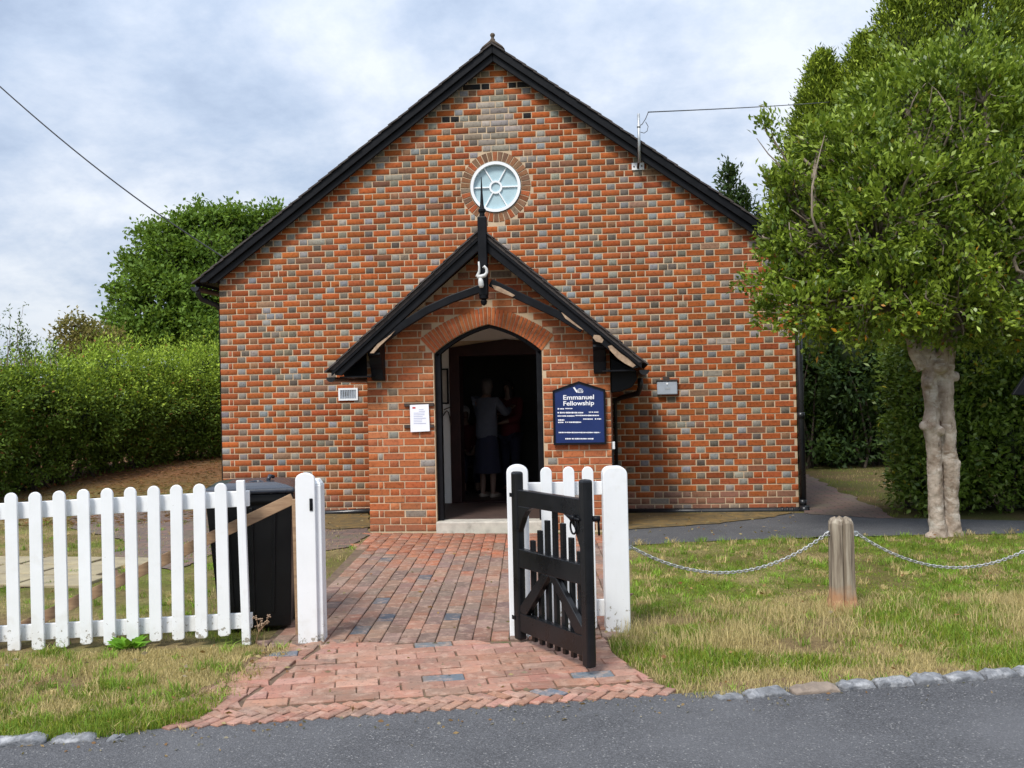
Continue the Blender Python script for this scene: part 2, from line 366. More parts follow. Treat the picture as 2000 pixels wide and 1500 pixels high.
# ================================================================== GROUND, ROAD, PATHS
def inpoly(x, y, poly):
    x, y = np.asarray(x, float), np.asarray(y, float); r = np.zeros(x.shape, bool); n = len(poly)
    for i in range(n):
        (x0, y0), (x1, y1) = poly[i], poly[(i+1) % n]
        r ^= ((y0 > y) != (y1 > y)) & (x < (x1-x0)*(y-y0)/((y1-y0) or 1e-9)+x0)
    return r
def GP(pts): return [(p.x, p.y) for p in (G(*q) for q in pts)]
POLY_LAWN = GP([(1232, 1062), (1238, 1225), (1190, 1250), (1195, 1275), (1345, 1364), (1420, 1360), (2250, 1290), (2250, 1036), (1600, 1046)])
POLY_VERGE = GP([(-400, 1290), (480, 1262), (575, 1268), (385, 1410), (200, 1440), (-400, 1474)])
POLY_GARDEN = GP([(-500, 1268), (500, 1250), (632, 1140), (720, 1042), (430, 1005), (150, 1000), (0, 985), (-500, 1000)])
POLY_PATH = GP([(724, 1041), (1195, 1043), (1226, 1244), (508, 1264)])
POLY_APRON = GP([(572, 1258), (1186, 1247), (1196, 1275), (1252, 1315), (1338, 1362), (850, 1392), (372, 1426), (325, 1412), (380, 1362), (469, 1311), (514, 1284)])
gx = np.concatenate([np.linspace(-300, -12, 14), np.arange(-11.5, -5, .25), np.arange(-5, 6.5, .06), np.arange(6.5, 13, .25), np.linspace(14, 300, 14)])
gy = np.concatenate([np.linspace(-300, -14, 10), np.arange(-13, -9, .25), np.arange(-9, -1.2, .06), np.arange(-1.2, 14, .2), np.linspace(15, 400, 14)])
XX, YY = np.meshgrid(gx, gy); xf, yf = XX.ravel(), YY.ravel()
rr_ = road_r(xf, yf)
nz = fbm(np.c_[xf*1.1, yf*1.1, xf*0], 3)
zz = gz(xf, yf) - .014 + .03*(nz-.5)*(inpoly(xf, yf, POLY_LAWN) | inpoly(xf, yf, POLY_VERGE)) - .13*sst(.03, -.12, rr_)
green, straw, soil = np.array([.15, .20, .03]), np.array([.45, .35, .165]), np.array([.155, .085, .045])
def sward(x, y):
    a = fbm(np.c_[x*.8+3, y*.8, x*0+1.3], 4); b = fbm(np.c_[x*3.2+9, y*3.2, x*0+4.3], 3)
    return a, b
def grass_mix(x, y):
    """0 = straw, 1 = green"""
    a, b = sward(x, y); r = road_r(x, y)
    lawn = inpoly(x, y, POLY_LAWN); ver = inpoly(x, y, POLY_VERGE)
    g = .64+1.9*(a-.5)+2.6*(b-.5)
    g = np.where(lawn, g+.30*sst(1.6, 2.1, r)-.26*sst(.22, .0, np.abs(r-1.30)/2.2)+.22*(b-.5)-.42*sst(.38, .1, r)-.22*sst(3.2, 3.6, r), g)
    g = np.where(ver, g+.42*sst(.75, .35, r)-.6*sst(.7, 1.05, r), g)
    g = np.where(~lawn & ~ver, g-.15, g)
    return np.clip(g, 0, 1)
gm = grass_mix(xf, yf)[:, None]
gcol = straw*(1-gm)*.8+green*gm
sb = np.clip(fbm(np.c_[xf*2+7, yf*2, xf*0+2], 3)*2-.55, 0, 1)[:, None]
gcol = gcol*(1-.55*sb)+soil*.55*sb
shd = (sst(3.5, 4.0, xf)*sst(-1.8, -.8, yf))[:, None]; gcol = gcol*(1-.8*shd)+(np.array([.10, .065, .03])*(1-gm)+np.array([.07, .085, .02])*gm)*.8*shd  # shade right of the chapel painted into the ground colour
bk = (sst(.02, .25, bank(xf, yf)))[:, None]*np.clip(.8+1.2*(fbm(np.c_[xf, yf, xf*0+8], 3)-.4), 0, 1)[:, None]
gcol = gcol*(1-bk)+np.array([.21, .088, .04])*bk
M_GROUND, t_, b_ = new_mat('ground_soil_grass')
c_ = N(t_, 'ShaderNodeAttribute', _attribute_name='col').outputs['Color']
c_ = mix_n(t_, ramp_n(t_, noise_n(t_, 26, 6, .7), [(.35, .0), (.68, .75)]), c_, (.075, .055, .03)); c_ = mix_n(t_, ramp_n(t_, noise_n(t_, 60, 5, .7), [(.55, 0.0), (.75, .6)]), c_, (.36, .28, .14))
L(t_, c_, b_.inputs['Base Color']); b_.inputs['Roughness'].default_value = .95; b_.inputs['Specular IOR Level'].default_value = .1
bump_n(t_, b_, noise_n(t_, 40, 6, .75), .9, .02)
ny, nx = XX.shape; ii = np.arange(ny*nx).reshape(ny, nx)
quads = np.stack([ii[:-1, :-1], ii[:-1, 1:], ii[1:, 1:], ii[1:, :-1]], -1).reshape(-1, 4)
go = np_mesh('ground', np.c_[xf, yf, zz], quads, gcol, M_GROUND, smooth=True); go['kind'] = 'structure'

def asphalt(name, base, agg):
    m, t, b = new_mat(name)
    v = N(t, 'ShaderNodeTexVoronoi', Scale=150.0); L(t, pos_n(t), v.inputs['Vector'])
    sp_ = N(t, 'ShaderNodeSeparateColor'); L(t, v.outputs['Color'], sp_.inputs[0])
    c = mix_n(t, ramp_n(t, sp_.outputs[0], [(.0, .95), (.45, .25), (.8, .0)]), agg, base); c = mix_n(t, ramp_n(t, noise_n(t, 85, 3, .7), [(.52, 0.0), (.68, .55)]), c, tuple(x*1.75 for x in base)); c = mix_n(t, ramp_n(t, noise_n(t, 70, 3, .7), [(.3, .7), (.45, .0)]), c, tuple(x*.5 for x in base))
    c = mix_n(t, ramp_n(t, sp_.outputs[1], [(.97, 0.0), (.985, .7)]), c, (.36, .35, .33))
    c = mix_n(t, ramp_n(t, noise_n(t, 1.3, 5, .6), [(.35, .0), (.7, .45)]), c, tuple(x*1.45 for x in base))
    c = mix_n(t, ramp_n(t, noise_n(t, .6, 4, .6), [(.5, .0), (.8, .35)]), c, tuple(x*.6 for x in base))
    L(t, c, b.inputs['Base Color']); b.inputs['Roughness'].default_value = .82; b.inputs['Specular IOR Level'].default_value = .4
    bump_n(t, b, v.outputs['Distance'], .7, .006); return m
M_ROAD = asphalt('road_asphalt', (.112, .112, .117), (.045, .045, .048))
M_DRIVE = asphalt('path_asphalt', (.095, .097, .10), (.055, .055, .058))
def strip(name, s0, s1, step, r_out, r_in, z, m, jit):
    n = int((s1-s0)/step)+1; V, f = [], []
    for i in range(n):
        s = s0+i*step
        j = jit*(float(fbm(np.array([[s*5, 1.7, .3]]), 3)[0])-.5)*2
        for r in (r_in+j, r_in*.7+r_out*.3, r_out):
            p = E0+EDIR*s+ENOR*r; V.append((p.x, p.y, z))
    for i in range(n-1):
        for k in range(2): f.append((3*i+k, 3*i+k+3, 3*i+k+4, 3*i+k+1))
    b = MB(); b.add(V, f); return struct(name, b, m)
strip('road', -60, 60, .07, -9, .03, -.034, M_ROAD, .035)
def sheet(name, px, z, m, kind='structure', jit=0, sub=8):
    pts = []
    q = [G(*p) for p in px]
    for a, b in zip(q, q[1:]+q[:1]):
        for k in range(sub):
            p = a.lerp(b, k/sub); pts.append((p.x+random.uniform(-jit, jit), p.y+random.uniform(-jit, jit), float(gz(p.x, p.y))+z))
    b = MB(); b.add(pts, [tuple(range(len(pts)))]); me = b.mesh(name)
    if me.polygons[0].normal.z < 0: me.flip_normals()
    o = obj(name, me, m); o['kind'] = kind; return o
def streaky(name, c1, c2, c3):
    m, t, b = new_mat(name)
    v = N(t, 'ShaderNodeTexBrick', Scale=1.0); v.inputs['Brick Width'].default_value = .22; v.inputs['Row Height'].default_value = .11; v.inputs['Mortar Size'].default_value = .007
    v.inputs['Color1'].default_value = (*c1, 1); v.inputs['Color2'].default_value = (*c2, 1); v.inputs['Mortar'].default_value = (.05, .045, .03, 1); L(t, pos_n(t), v.inputs['Vector'])
    c = mix_n(t, ramp_n(t, noise_n(t, 3.2, 5, .65), [(.42, 0.0), (.7, .8)]), v.outputs[0], c3)
    L(t, c, b.inputs['Base Color']); b.inputs['Roughness'].default_value = .85; bump_n(t, b, v.outputs['Fac'], -.5, .01); return m
M_SIDEP = streaky('side_paving', (.20, .115, .09), (.14, .095, .085), (.13, .115, .075))
M_MOSS = mat('moss_litter', (.20, .125, .035), .95, vscale=7, col2=(.075, .06, .03), bump=.6, bscale=60, spots=(30, .6, .7, (.30, .24, .10)))
sheet('tarmac_path', [(1180, 1012), (1420, 1008), (1580, 1000), (1700, 1010), (2300, 1022), (2300, 1036), (1600, 1048), (1400, 1055), (1180, 1067)], -.004, M_DRIVE, jit=.03)
sheet('side_path', [(1572, 1002), (1755, 1014), (1700, 985), (1640, 960), (1600, 938), (1566, 922)], .000, M_SIDEP, jit=.05)
sheet('moss', [(1190, 1003), (1400, 1002), (1560, 1000), (1500, 1011), (1390, 1024), (1190, 1036)], .004, M_MOSS, 'stuff', jit=.03)
sheet('garden_paving', [(140, 1008), (300, 998), (430, 996), (600, 1004), (722, 1006), (722, 1044), (690, 1066), (560, 1085), (430, 1078), (340, 1112), (210, 1085), (255, 1060), (140, 1030)], -.004, M_SIDEP, jit=.04)
sheet('moss', [(560, 1003), (722, 999), (722, 1030), (650, 1034), (560, 1026)], .004, M_MOSS, 'stuff', jit=.03)

sheet('soil', [(552, 1260), (512, 1288), (464, 1316), (378, 1368), (335, 1404), (318, 1408), (350, 1376), (440, 1318), (505, 1272)], .003, M_SOIL, jit=.02)
# yellow stone slabs in the left garden: each slab a piece of the terrace
ter = sheet('slab_terrace', [(-260, 1092), (232, 1103), (246, 1122), (130, 1142), (-260, 1158)], -.004, M_SOIL, jit=.02)
sl_u = (G(230, 1104)-G(-100, 1100)).normalized(); sl_v = Vector((-sl_u.y, sl_u.x, 0)); o0 = G(236, 1120)
for i in range(6):
    for j in range(3):
        wj, hj = .52+.08*random.random(), .40+.07*random.random()
        c = o0 - sl_u*(.3+i*.62+.14*(j % 2)) + sl_v*(-.38+j*.47); c.z = float(gz(c.x, c.y))
        b = MB(); a = random.uniform(-.06, .06)
        Mx = Matrix.Translation(c) @ Matrix.Rotation(math.atan2(sl_u.y, sl_u.x)+a, 4, 'Z')
        b.box((-wj/2, -hj/2, -.03), (wj/2, hj/2, .010+.006*random.random()), Mx); obj('slab', b, M_SLAB, ter, bevel=.008)

# ---- brick paving: every brick a piece of its own; the 300 that show largest as objects
def pave(name, poly, udir, o0, du, dv, pick, keep, bed_m, zoff=0., extra=()):
    bb = MB(); cx = sum(p[0] for p in poly)/len(poly)
    pts = []
    for a, b in zip(poly, poly[1:]+poly[:1]):
        for k in range(10):
            x, y = a[0]+(b[0]-a[0])*k/10, a[1]+(b[1]-a[1])*k/10; pts.append((x, y, float(gz(x, y))-.010+zoff))
    bb.add(pts, [tuple(range(len(pts)))]); me = bb.mesh(name)
    if me.polygons[0].normal.z < 0: me.flip_normals()
    bed = struct(name, me, bed_m)
    u = Vector((udir[0], udir[1], 0)).normalized(); v = Vector((u.y, -u.x, 0)); recs = []
    for j in range(-60, 60):
        for i in range(-60, 60):
            c = Vector((o0[0], o0[1], 0))+u*((i+.5*(j % 2))*du+random.uniform(-.004, .004))+v*(j*dv+random.uniform(-.002, .002))
            if abs(c.x) > 8: continue
            hw_ = (dv-.006)/2; ts = np.linspace(-.5, .5, 41)*(du-.006); runs = []
            for sg in (-1, 1):
                qs = [c+u*float(q)+v*(sg*hw_) for q in ts]
                ok = inpoly([q.x for q in qs], [q.y for q in qs], poly) & np.array([keep(q) for q in qs]); rn = []; k_ = 0
                while k_ < 41:
                    if not ok[k_]: k_ += 1; continue
                    e_ = k_
                    while e_ < 40 and ok[e_+1]: e_ += 1
                    rn.append((k_, e_)); k_ = e_+1
                runs.append(rn)
            if runs[0] == [(0, 40)] and runs[1] == [(0, 40)]: recs.append((c, u, v, du-.006, dv-.006)); continue
            for r0 in runs[0] or [None]:
                for r1 in runs[1] or [None]:
                    if (r0 is None and r1 is None) or (r0 is None and r1[1]-r1[0] > 30) or (r1 is None and r0[1]-r0[0] > 30): continue
                    if len(runs[0]) == len(runs[1]) == 2 and runs[0].index(r0) != runs[1].index(r1): continue
                    f0 = r0 or (r1[0] if r1[0] > 20 else r1[1],)*2; f1 = r1 or (r0[0] if r0[0] > 20 else r0[1],)*2
                    if (f0[1]-f0[0])+(f1[1]-f1[0]) < 6: continue
                    recs.append((c, u, v, du-.006, dv-.006, [(-hw_, float(ts[f0[0]])), (hw_, float(ts[f1[0]])), (hw_, float(ts[f1[1]])), (-hw_, float(ts[f0[1]]))]))
    recs += list(extra)
    out = []
    for c, u_, v_, lu, lv, *qd in recs:
        e = .12; gz0 = float(gz(c.x, c.y)); ny_ = (float(gz(c.x, c.y+e))-gz0)/e; nx_ = (float(gz(c.x+e, c.y))-gz0)/e
        up = Vector((-nx_+random.gauss(0, .012), -ny_+random.gauss(0, .012), 1)).normalized()
        uu = (u_-up*u_.dot(up)).normalized(); vv = uu.cross(up).normalized()
        M = Matrix(((vv.x, -up.x, uu.x, c.x), (vv.y, -up.y, uu.y, c.y), (vv.z, -up.z, uu.z, gz0+zoff+random.gauss(0, .0018)), (0, 0, 0, 1)))
        out.append(dict(w=lv, h=lu, M=M, parent=bed, col=pick(c), quad=qd[0] if qd else None))
    out.sort(key=scrn, reverse=True)
    single_bricks(out[:300], M_PAV_O, 'brick', proud=.002, c=.004, back=.04)
    stuff_bricks('bricks', out[300:], M_PAV_A, bed, proud=.002, c=.004, back=.04)
    return bed
def jit(c, s=.12):
    k = 1+random.gauss(0, s); return tuple(max(.008, x*k*(1+random.gauss(0, .03))) for x in c)
M_BED = mat('paving_joint', (.15, .098, .062), .95, .4, 12, .5, 60, .01, spots=(6, .56, .70, (.085, .09, .03)))
PATH_ANG = R(-5.3); pdir = (math.sin(PATH_ANG), math.cos(PATH_ANG))
def pick_path(c):
    near = sst(-3.9, -2.4, c.y+random.gauss(0, .25)); w = random.random()
    if w < .018 and c.y < -3: return jit((.085, .098, .12))
    base = (.34, .12, .062) if random.random() < near else random.choice([(.25, .135, .095), (.205, .12, .092), (.27, .145, .10), (.175, .11, .09), (.28, .13, .082), (.235, .15, .115)])
    return jit(base, .13)
pave('brick_path', POLY_PATH, pdir, (.1, -1.9), .228, .112, pick_path, lambda c: True, M_BED)
dv0, dv1 = G(622, 1268), G(408, 1412)
def dline(c):
    d = (dv1-dv0); d.z = 0; d.normalize(); w = c-dv0; return abs(d.x*w.y-d.y*w.x)
def pick_apron(c):
    if random.random() < .03: return jit((.13, .155, .19), .1)
    return jit(random.choice([(.44, .215, .15), (.40, .18, .12), (.46, .235, .17), (.37, .18, .13), (.42, .19, .12)]), .1)
ex = []
for rr, an, off in ((.058, 50, 0), (.168, 130, .03)):          # two rows of slanting half bricks along the road
    for q_ in np.arange(-4, 6, .072):
        c = E0+EDIR*float(q_+off)+ENOR*rr; c = Vector((c.x, c.y, 0))
        if not inpoly([c.x], [c.y], POLY_APRON)[0] and not inpoly([c.x], [c.y+.06], POLY_APRON)[0]: continue
        a = math.atan2(EDIR.y, EDIR.x)+R(an); uu = Vector((math.cos(a), math.sin(a), 0)); ex.append((c, uu, Vector((uu.y, -uu.x, 0)), .118, .052))
BLUE = [G(642, 1340), G(864, 1331), G(1080, 1352), G(848, 1262), G(560, 1276), G(1146, 1318)]
def pick_apron(c):
    if any((Vector((b.x, b.y, 0))-c).length < .075 for b in BLUE): return jit((.13, .155, .185), .1)
    return jit(random.choice([(.38, .195, .14), (.34, .165, .115), (.40, .215, .16), (.31, .16, .115), (.36, .175, .118)]), .12)
_ao = E0+EDIR*1.6+ENOR*.302
pave('brick_apron', POLY_APRON, (EDIR.x, EDIR.y), (_ao.x, _ao.y), .225, .108, pick_apron, lambda c: float(road_r(c.x, c.y)) > .245 and dline(c) > .016, M_BED, .004, ex)

# ---- kerb of rough stones along the grass edge
kb = MB()
for s0, s1 in ((-1.9, -.02), (3.2, 6.8)):
    a = E0+EDIR*s0; b = E0+EDIR*s1
    kb.add([(a+ENOR*.01).to_tuple()+(-.05,), (b+ENOR*.01).to_tuple()+(-.05,), (b+ENOR*.16).to_tuple()+(-.034,), (a+ENOR*.16).to_tuple()+(-.034,)], [(0, 1, 2, 3)])
kerb = struct('kerb', kb, M_SOIL)
for x0, x1, yb0, yb1, h, brown in ((-60, 86, 1462, 1452, .075, 0), (95, 182, 1450, 1447, .05, 0), (205, 236, 1447, 1446, .025, 0), (1405, 1456, 1368, 1363, .035, 0), (1462, 1543, 1363, 1355, .06, 0), (1553, 1640, 1356, 1349, .07, 1), (1646, 1711, 1348, 1343, .07, 0), (1717, 1786, 1343, 1337, .082, 0), (1791, 1851, 1337, 1332, .085, 0), (1858, 1923, 1332, 1325, .07, 0), (1930, 1989, 1326, 1320, .08, 0), (1994, 2060, 1320, 1313, .08, 0), (2066, 2130, 1313, 1306, .08, 0)):
    a, b_ = G(x0, yb0), G(x1, yb1); a.z = b_.z = -.06; d = (b_-a); ln = d.length; d.normalize(); nn = Vector((-d.y, d.x, 0))
    m = MB(); vs = []; K1, K2, K3 = 7, 4, 3
    for i in range(K1):
        for j in range(K2):
            u_, v_ = i/(K1-1), j/(K2-1); e = min(u_, 1-u_)*ln; edge = min(1, e/.03+.35)
            hz = (.028+h*.42)*(1-.35*(1-edge))*(1-.25*(v_ > .9))*(0.78 if j == 0 else 1)
            p = a+d*(u_*ln)+nn*(v_*.095+ (.0 if j else -.004))+Vector((0, 0, hz+random.gauss(0, .005)))+d*random.gauss(0, .004)+nn*random.gauss(0, .005); vs.append(p)
    fs = [(i*K2+j, (i+1)*K2+j, (i+1)*K2+j+1, i*K2+j+1) for i in range(K1-1) for j in range(K2-1)]
    base = [Vector((v.x, v.y, -.09)) for v in vs]; n_ = len(vs)
    fs += [(i*K2, n_+i*K2, n_+(i+1)*K2, (i+1)*K2) for i in range(K1-1)]+[((i+1)*K2-1, (i+2)*K2-1, n_+(i+2)*K2-1, n_+(i+1)*K2-1) for i in range(K1-1)]
    fs += [(j, j+1, n_+j+1, n_+j) for j in range(K2-1)]+[((K1-1)*K2+j+1, (K1-1)*K2+j, n_+(K1-1)*K2+j, n_+(K1-1)*K2+j+1) for j in range(K2-1)]
    m.add(vs+base, fs); o = obj('kerb_stone', m, M_KERBB if brown else M_KERB, kerb, bevel=.006)
    if brown: o['label'] = 'brown kerb stone among the pale granite ones'

# ================================================================== CHAPEL
chapel = thing('chapel', 'red and grey chequered brick chapel with steep black gable and brick entrance porch', 'building', (0, 0, 0))
HW, X0, SL = 3.597, .015, .727
def zlow(x, e=0): return 5.578-SL*abs(x-X0)+e
DX0, DX1, DZ = -.60, .76, 2.06
PX0, PX1, PY = -1.240, 1.388, -1.75
JX0, JX1, SPZ = -.503, .668, 1.925
wall_out = [(-HW, -.25), (DX0, -.25), (DX0, DZ), (.08, DZ+.07), (DX1, DZ), (DX1, -.25), (HW, -.25), (HW, 3.02), (X0, 5.63), (-HW, 3.02)]
me = flat_shape('front_wall', [wall_out, arc(0, 4.05, .325, 0, 2*math.pi, 48)[:-1]], .25)
front = obj('front_wall', me, M_MORTAR, chapel)
STR = [(.345, .086, .021), (.32, .077, .020), (.365, .097, .023), (.295, .070, .021), (.335, .086, .024), (.31, .080, .026), (.355, .090, .021)]
HDR = [(.245, .225, .195), (.225, .218, .208), (.20, .165, .125), (.27, .245, .205), (.165, .14, .11), (.235, .24, .238), (.185, .155, .12), (.12, .098, .08), (.235, .125, .07)]
recs = []
def brick_rec(x0, x1, z0, z1, y, col, parent):
    w, h = x1-x0, z1-z0; cx, cz = (x0+x1)/2, (z0+z1)/2
    M = Matrix.Translation((cx+random.gauss(0, .0012), y+random.gauss(0, .0012), cz+random.gauss(0, .001))) @ Matrix.Rotation(random.gauss(0, .004), 4, 'Y') @ Matrix.Rotation(random.gauss(0, .006), 4, 'X')
    q = .0005 if abs(w-.222) > .0006 and abs(w-.099) > .0006 else 1
    recs.append(dict(w=round(w, 3), h=round(h, 3), M=M, parent=parent, col=col))
def pieces(a, b, cuts):
    segs = [(a, b)]
    for c, d in cuts:
        segs = [s for (p, q) in segs for s in (((p, min(q, c)),) if q <= c or p >= d and False else ()) + (((p, c), (d, q)) if p < c and q > d else ((p, c),) if p < c < q else ((d, q),) if p < d < q else ((p, q),) if p >= d else ())]
    return [(p, q) for p, q in segs if q-p > .028]
H = .0775; JT = .0135
BLACKS = [(F(937, 168, 0), .17), (F(1014, 160, 0), .17), (F(872, 233, 0), .17), (F(1029, 224, 0), .17)]
for i in range(74):
    z0 = i*H+.006+random.gauss(0, .0006); z1 = z0+H-.0125; zc = (z0+z1)/2; x = -HW+.0; seq = []
    start = [.2175] if i % 2 else [.0945, .0415]
    kinds = list(start); 
    pos = x; k = 0
    odd = i % 2
    row = []
    for w in start: row.append((pos, pos+w, 'S' if w > .2 else ('H' if w > .08 else 'C'))); pos += w+JT
    nxt = 'H' if odd else 'S'
    drift = random.gauss(0, .003)
    while pos < HW:
        w = .2175 if nxt == 'S' else .0945
        irr = random.random() < (.02 if abs(pos) < 2.2 else .06) or (zc > 4.3 and random.random() < .09)
        if nxt == 'S' and irr:
            row.append((pos, pos+.1015, 'h')); row.append((pos+.116, pos+.2175, 'h')); pos += .232
        else:
            row.append((pos, pos+w, nxt)); pos += w+JT
        nxt = 'H' if nxt == 'S' else 'S'
    cuts = []
    if z1 > 4.05-.445 and z0 < 4.05+.445:
        zz_ = max(0, abs(zc-4.05)-.012)
        cw = math.sqrt(max(0, .447**2-zz_**2)); cuts.append((-cw, cw))
    if z0 < 3.0:                                         # nothing behind the porch
        ph = min(1.12, max(0, (3.05-z1)/.86)); cuts.append((.075-ph, .075+ph))
    for a, b, kd in row:
        b = min(b, HW)
        for p, q in pieces(a, b, cuts):
            xm = (p+q)/2
            xl_ = (5.578+.150-z1)/SL
            p, q = max(p, X0-xl_), min(q, X0+xl_)
            if q-p < .03 or z0 > zlow(xm)+.14: continue
            xm = (p+q)/2
            w = q-p
            if kd == 'S': col = random.choice(STR) if random.random() > .055 else random.choice([(.24, .09, .045), (.20, .09, .05), (.31, .27, .23), (.27, .15, .09)])
            elif kd == 'C' : col = random.choice([(.36, .10, .045), (.25, .15, .10), (.33, .09, .04)])
            elif kd == 'h': col = random.choice(STR+HDR)
            else: col = random.choice(HDR) if random.random() > .06 else random.choice(STR)
            if abs(xm-.0)/.36+abs(zc-4.80)/.44 < 1: col = random.choice([(.31, .27, .225), (.27, .235, .20), (.34, .30, .25), (.20, .175, .15), (.25, .205, .165)])
            elif 4.3 < zc and random.random() < .06: col = random.choice([(.27, .235, .20), (.22, .17, .125), (.31, .28, .24)])
            if zc < .25 and random.random() < .6: col = random.choice([(.26, .12, .075), (.23, .13, .095), (.30, .13, .08)])
            dark_ = any(abs(xm-bp.x) < .11 and abs(zc-bp.z) < .039 and q-p > .05 for bp, bw in BLACKS)
            brick_rec(p, q, z0, z1, -.001, (.012, .012, .013) if dark_ else jit(col, .11), front)
main_recs = recs

# round window: ring of brick headers, white frame, bars, panes
M_BR = M_BRICK_O
for k in range(38):
    a = 2*math.pi*(k+.5)/38; col = random.choice([(.20, .11, .065), (.17, .095, .06), (.26, .12, .06), (.38, .10, .035), (.23, .17, .125), (.30, .105, .045)])
    M = Matrix.Translation((0, 0, 4.05)) @ Matrix.Rotation(-a+math.pi/2, 4, 'Y') @ Matrix.Translation((0, -.001, .383))
    v, f = brick_geo(.053, .108); v = [(x*(1+.14*(z/.054)), y, z) for x, y, z in v]
    if 'ring' not in _bm:
        r_ = bpy.data.meshes.new('ring_brick'); r_.from_pydata(v, [], f); r_.materials.append(M_BR); fix_normals(r_); _bm['ring'] = r_
    o = bpy.data.objects.new('ring_brick', _bm['ring']); C.objects.link(o); o.parent = front; o.matrix_local = M; o.color = (*jit(col, .12), 1)
def ring_shape(name, ro, ri, th, y, m, parent, bev=.004):
    me = flat_shape(name, [arc(0, 0, ro, 0, 2*math.pi, 48)[:-1], arc(0, 0, ri, 0, 2*math.pi, 48)[:-1]], th); me.transform(Matrix.Translation((0, y, 4.05)))
    return obj(name, me, m, parent, bevel=bev)
win = ring_shape('round_window', .315, .279, .07, -.022, M_WHITE, chapel)
win['label'] = 'round white six-spoke window in a ring of brown brick'
ring_shape('hub_ring', .082, .058, .03, .012, M_WHITE, win)
for k in range(6):
    a = k*math.pi/3; d = Vector((math.cos(a), 0, math.sin(a))); c0 = Vector((0, .026, 4.05))
    b = MB(); b.beam(c0+d*.078, c0+d*.283, .016, .026, up=(0, 1, 0)); obj('glazing_bar', b, M_WHITE, win, bevel=.003)
    pts = [(.07*math.cos(t), .07*math.sin(t)) for t in np.linspace(a, a+math.pi/3, 6)]+[(.285*math.cos(t), .285*math.sin(t)) for t in np.linspace(a+math.pi/3, a, 8)]
    b = MB(); b.prism([(x, .034, 4.05+z) for x, z in pts], (0, .006, 0)); obj('pane', b, M_FROST, win)
b = MB(); b.prism([(.063*math.cos(t), .030, 4.05+.063*math.sin(t)) for t in np.linspace(0, 2*math.pi, 20)[:-1]], (0, .006, 0)); obj('pane', b, M_FROST, win)

# side and back walls, floor, ceiling, lobby partition (a real closed room behind the door)
b = MB(); LEN = 9.5
b.box((-HW, .25, -.2), (-HW+.25, LEN, 3.0)); b.box((HW-.25, .25, -.2), (HW, LEN, 3.0)); b.box((-HW+.25, LEN-.25, -.2), (HW-.25, LEN, 3.0))
b.prism([(-HW, LEN-.25, 3.0), (HW, LEN-.25, 3.0), (X0, LEN-.25, 5.62)], (0, .25, 0))
M_SIDEB = streaky('side_brick', (.36, .09, .035), (.25, .20, .17), (.33, .10, .05)); obj('side_wall', b, M_SIDEB, chapel)
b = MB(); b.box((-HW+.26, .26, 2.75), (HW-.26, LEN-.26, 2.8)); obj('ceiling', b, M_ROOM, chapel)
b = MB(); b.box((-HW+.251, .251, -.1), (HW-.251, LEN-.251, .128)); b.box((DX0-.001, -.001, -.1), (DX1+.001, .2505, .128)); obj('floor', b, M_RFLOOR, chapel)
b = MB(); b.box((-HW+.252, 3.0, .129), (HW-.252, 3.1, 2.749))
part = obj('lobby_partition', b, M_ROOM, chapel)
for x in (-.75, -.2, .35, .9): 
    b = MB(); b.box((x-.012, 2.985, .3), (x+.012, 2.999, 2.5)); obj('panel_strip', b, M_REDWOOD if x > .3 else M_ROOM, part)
b = MB(); b.box((.55, 2.8, 1.9), (.95, 2.999, 2.08)); obj('speaker_box', b, M_BLACK, part, bevel=.01)  # dark speaker box high on the partition

# main roof: slabs, stepped verge tiles, barge boards in two layers, ridge finial
def gable_board(name, e0, e1, y0, y1, xe, zcut, m, parent, x0, apex, sl):
    for s in (-1, 1):
        zl = lambda d: apex+e0-sl*d
        dcut = (apex+e0-zcut)/sl
        pts = [(0, apex+e0), (0, apex+e1), (xe, apex+e1-sl*xe)]
        if dcut < xe: pts += [(xe, zcut), (dcut, zcut)]
        else: pts += [(xe, zl(xe))]
        n_ = 14; up = []; poly = [(x0+s*d, y0, z) for d, z in pts]
        b = MB(); b.prism(poly, (0, y1-y0, 0)); o = obj(name, b, m, parent, bevel=.006)
    return o
AP = 5.578
gable_board('barge_board', .0, .098, -.128, -.090, 3.70, 2.952, M_BLACK, chapel, X0, AP, SL)
gable_board('verge_board', .092, .196, -.168, -.090, 3.80, 2.962, M_BLACK, chapel, X0, AP, SL)
rf = []
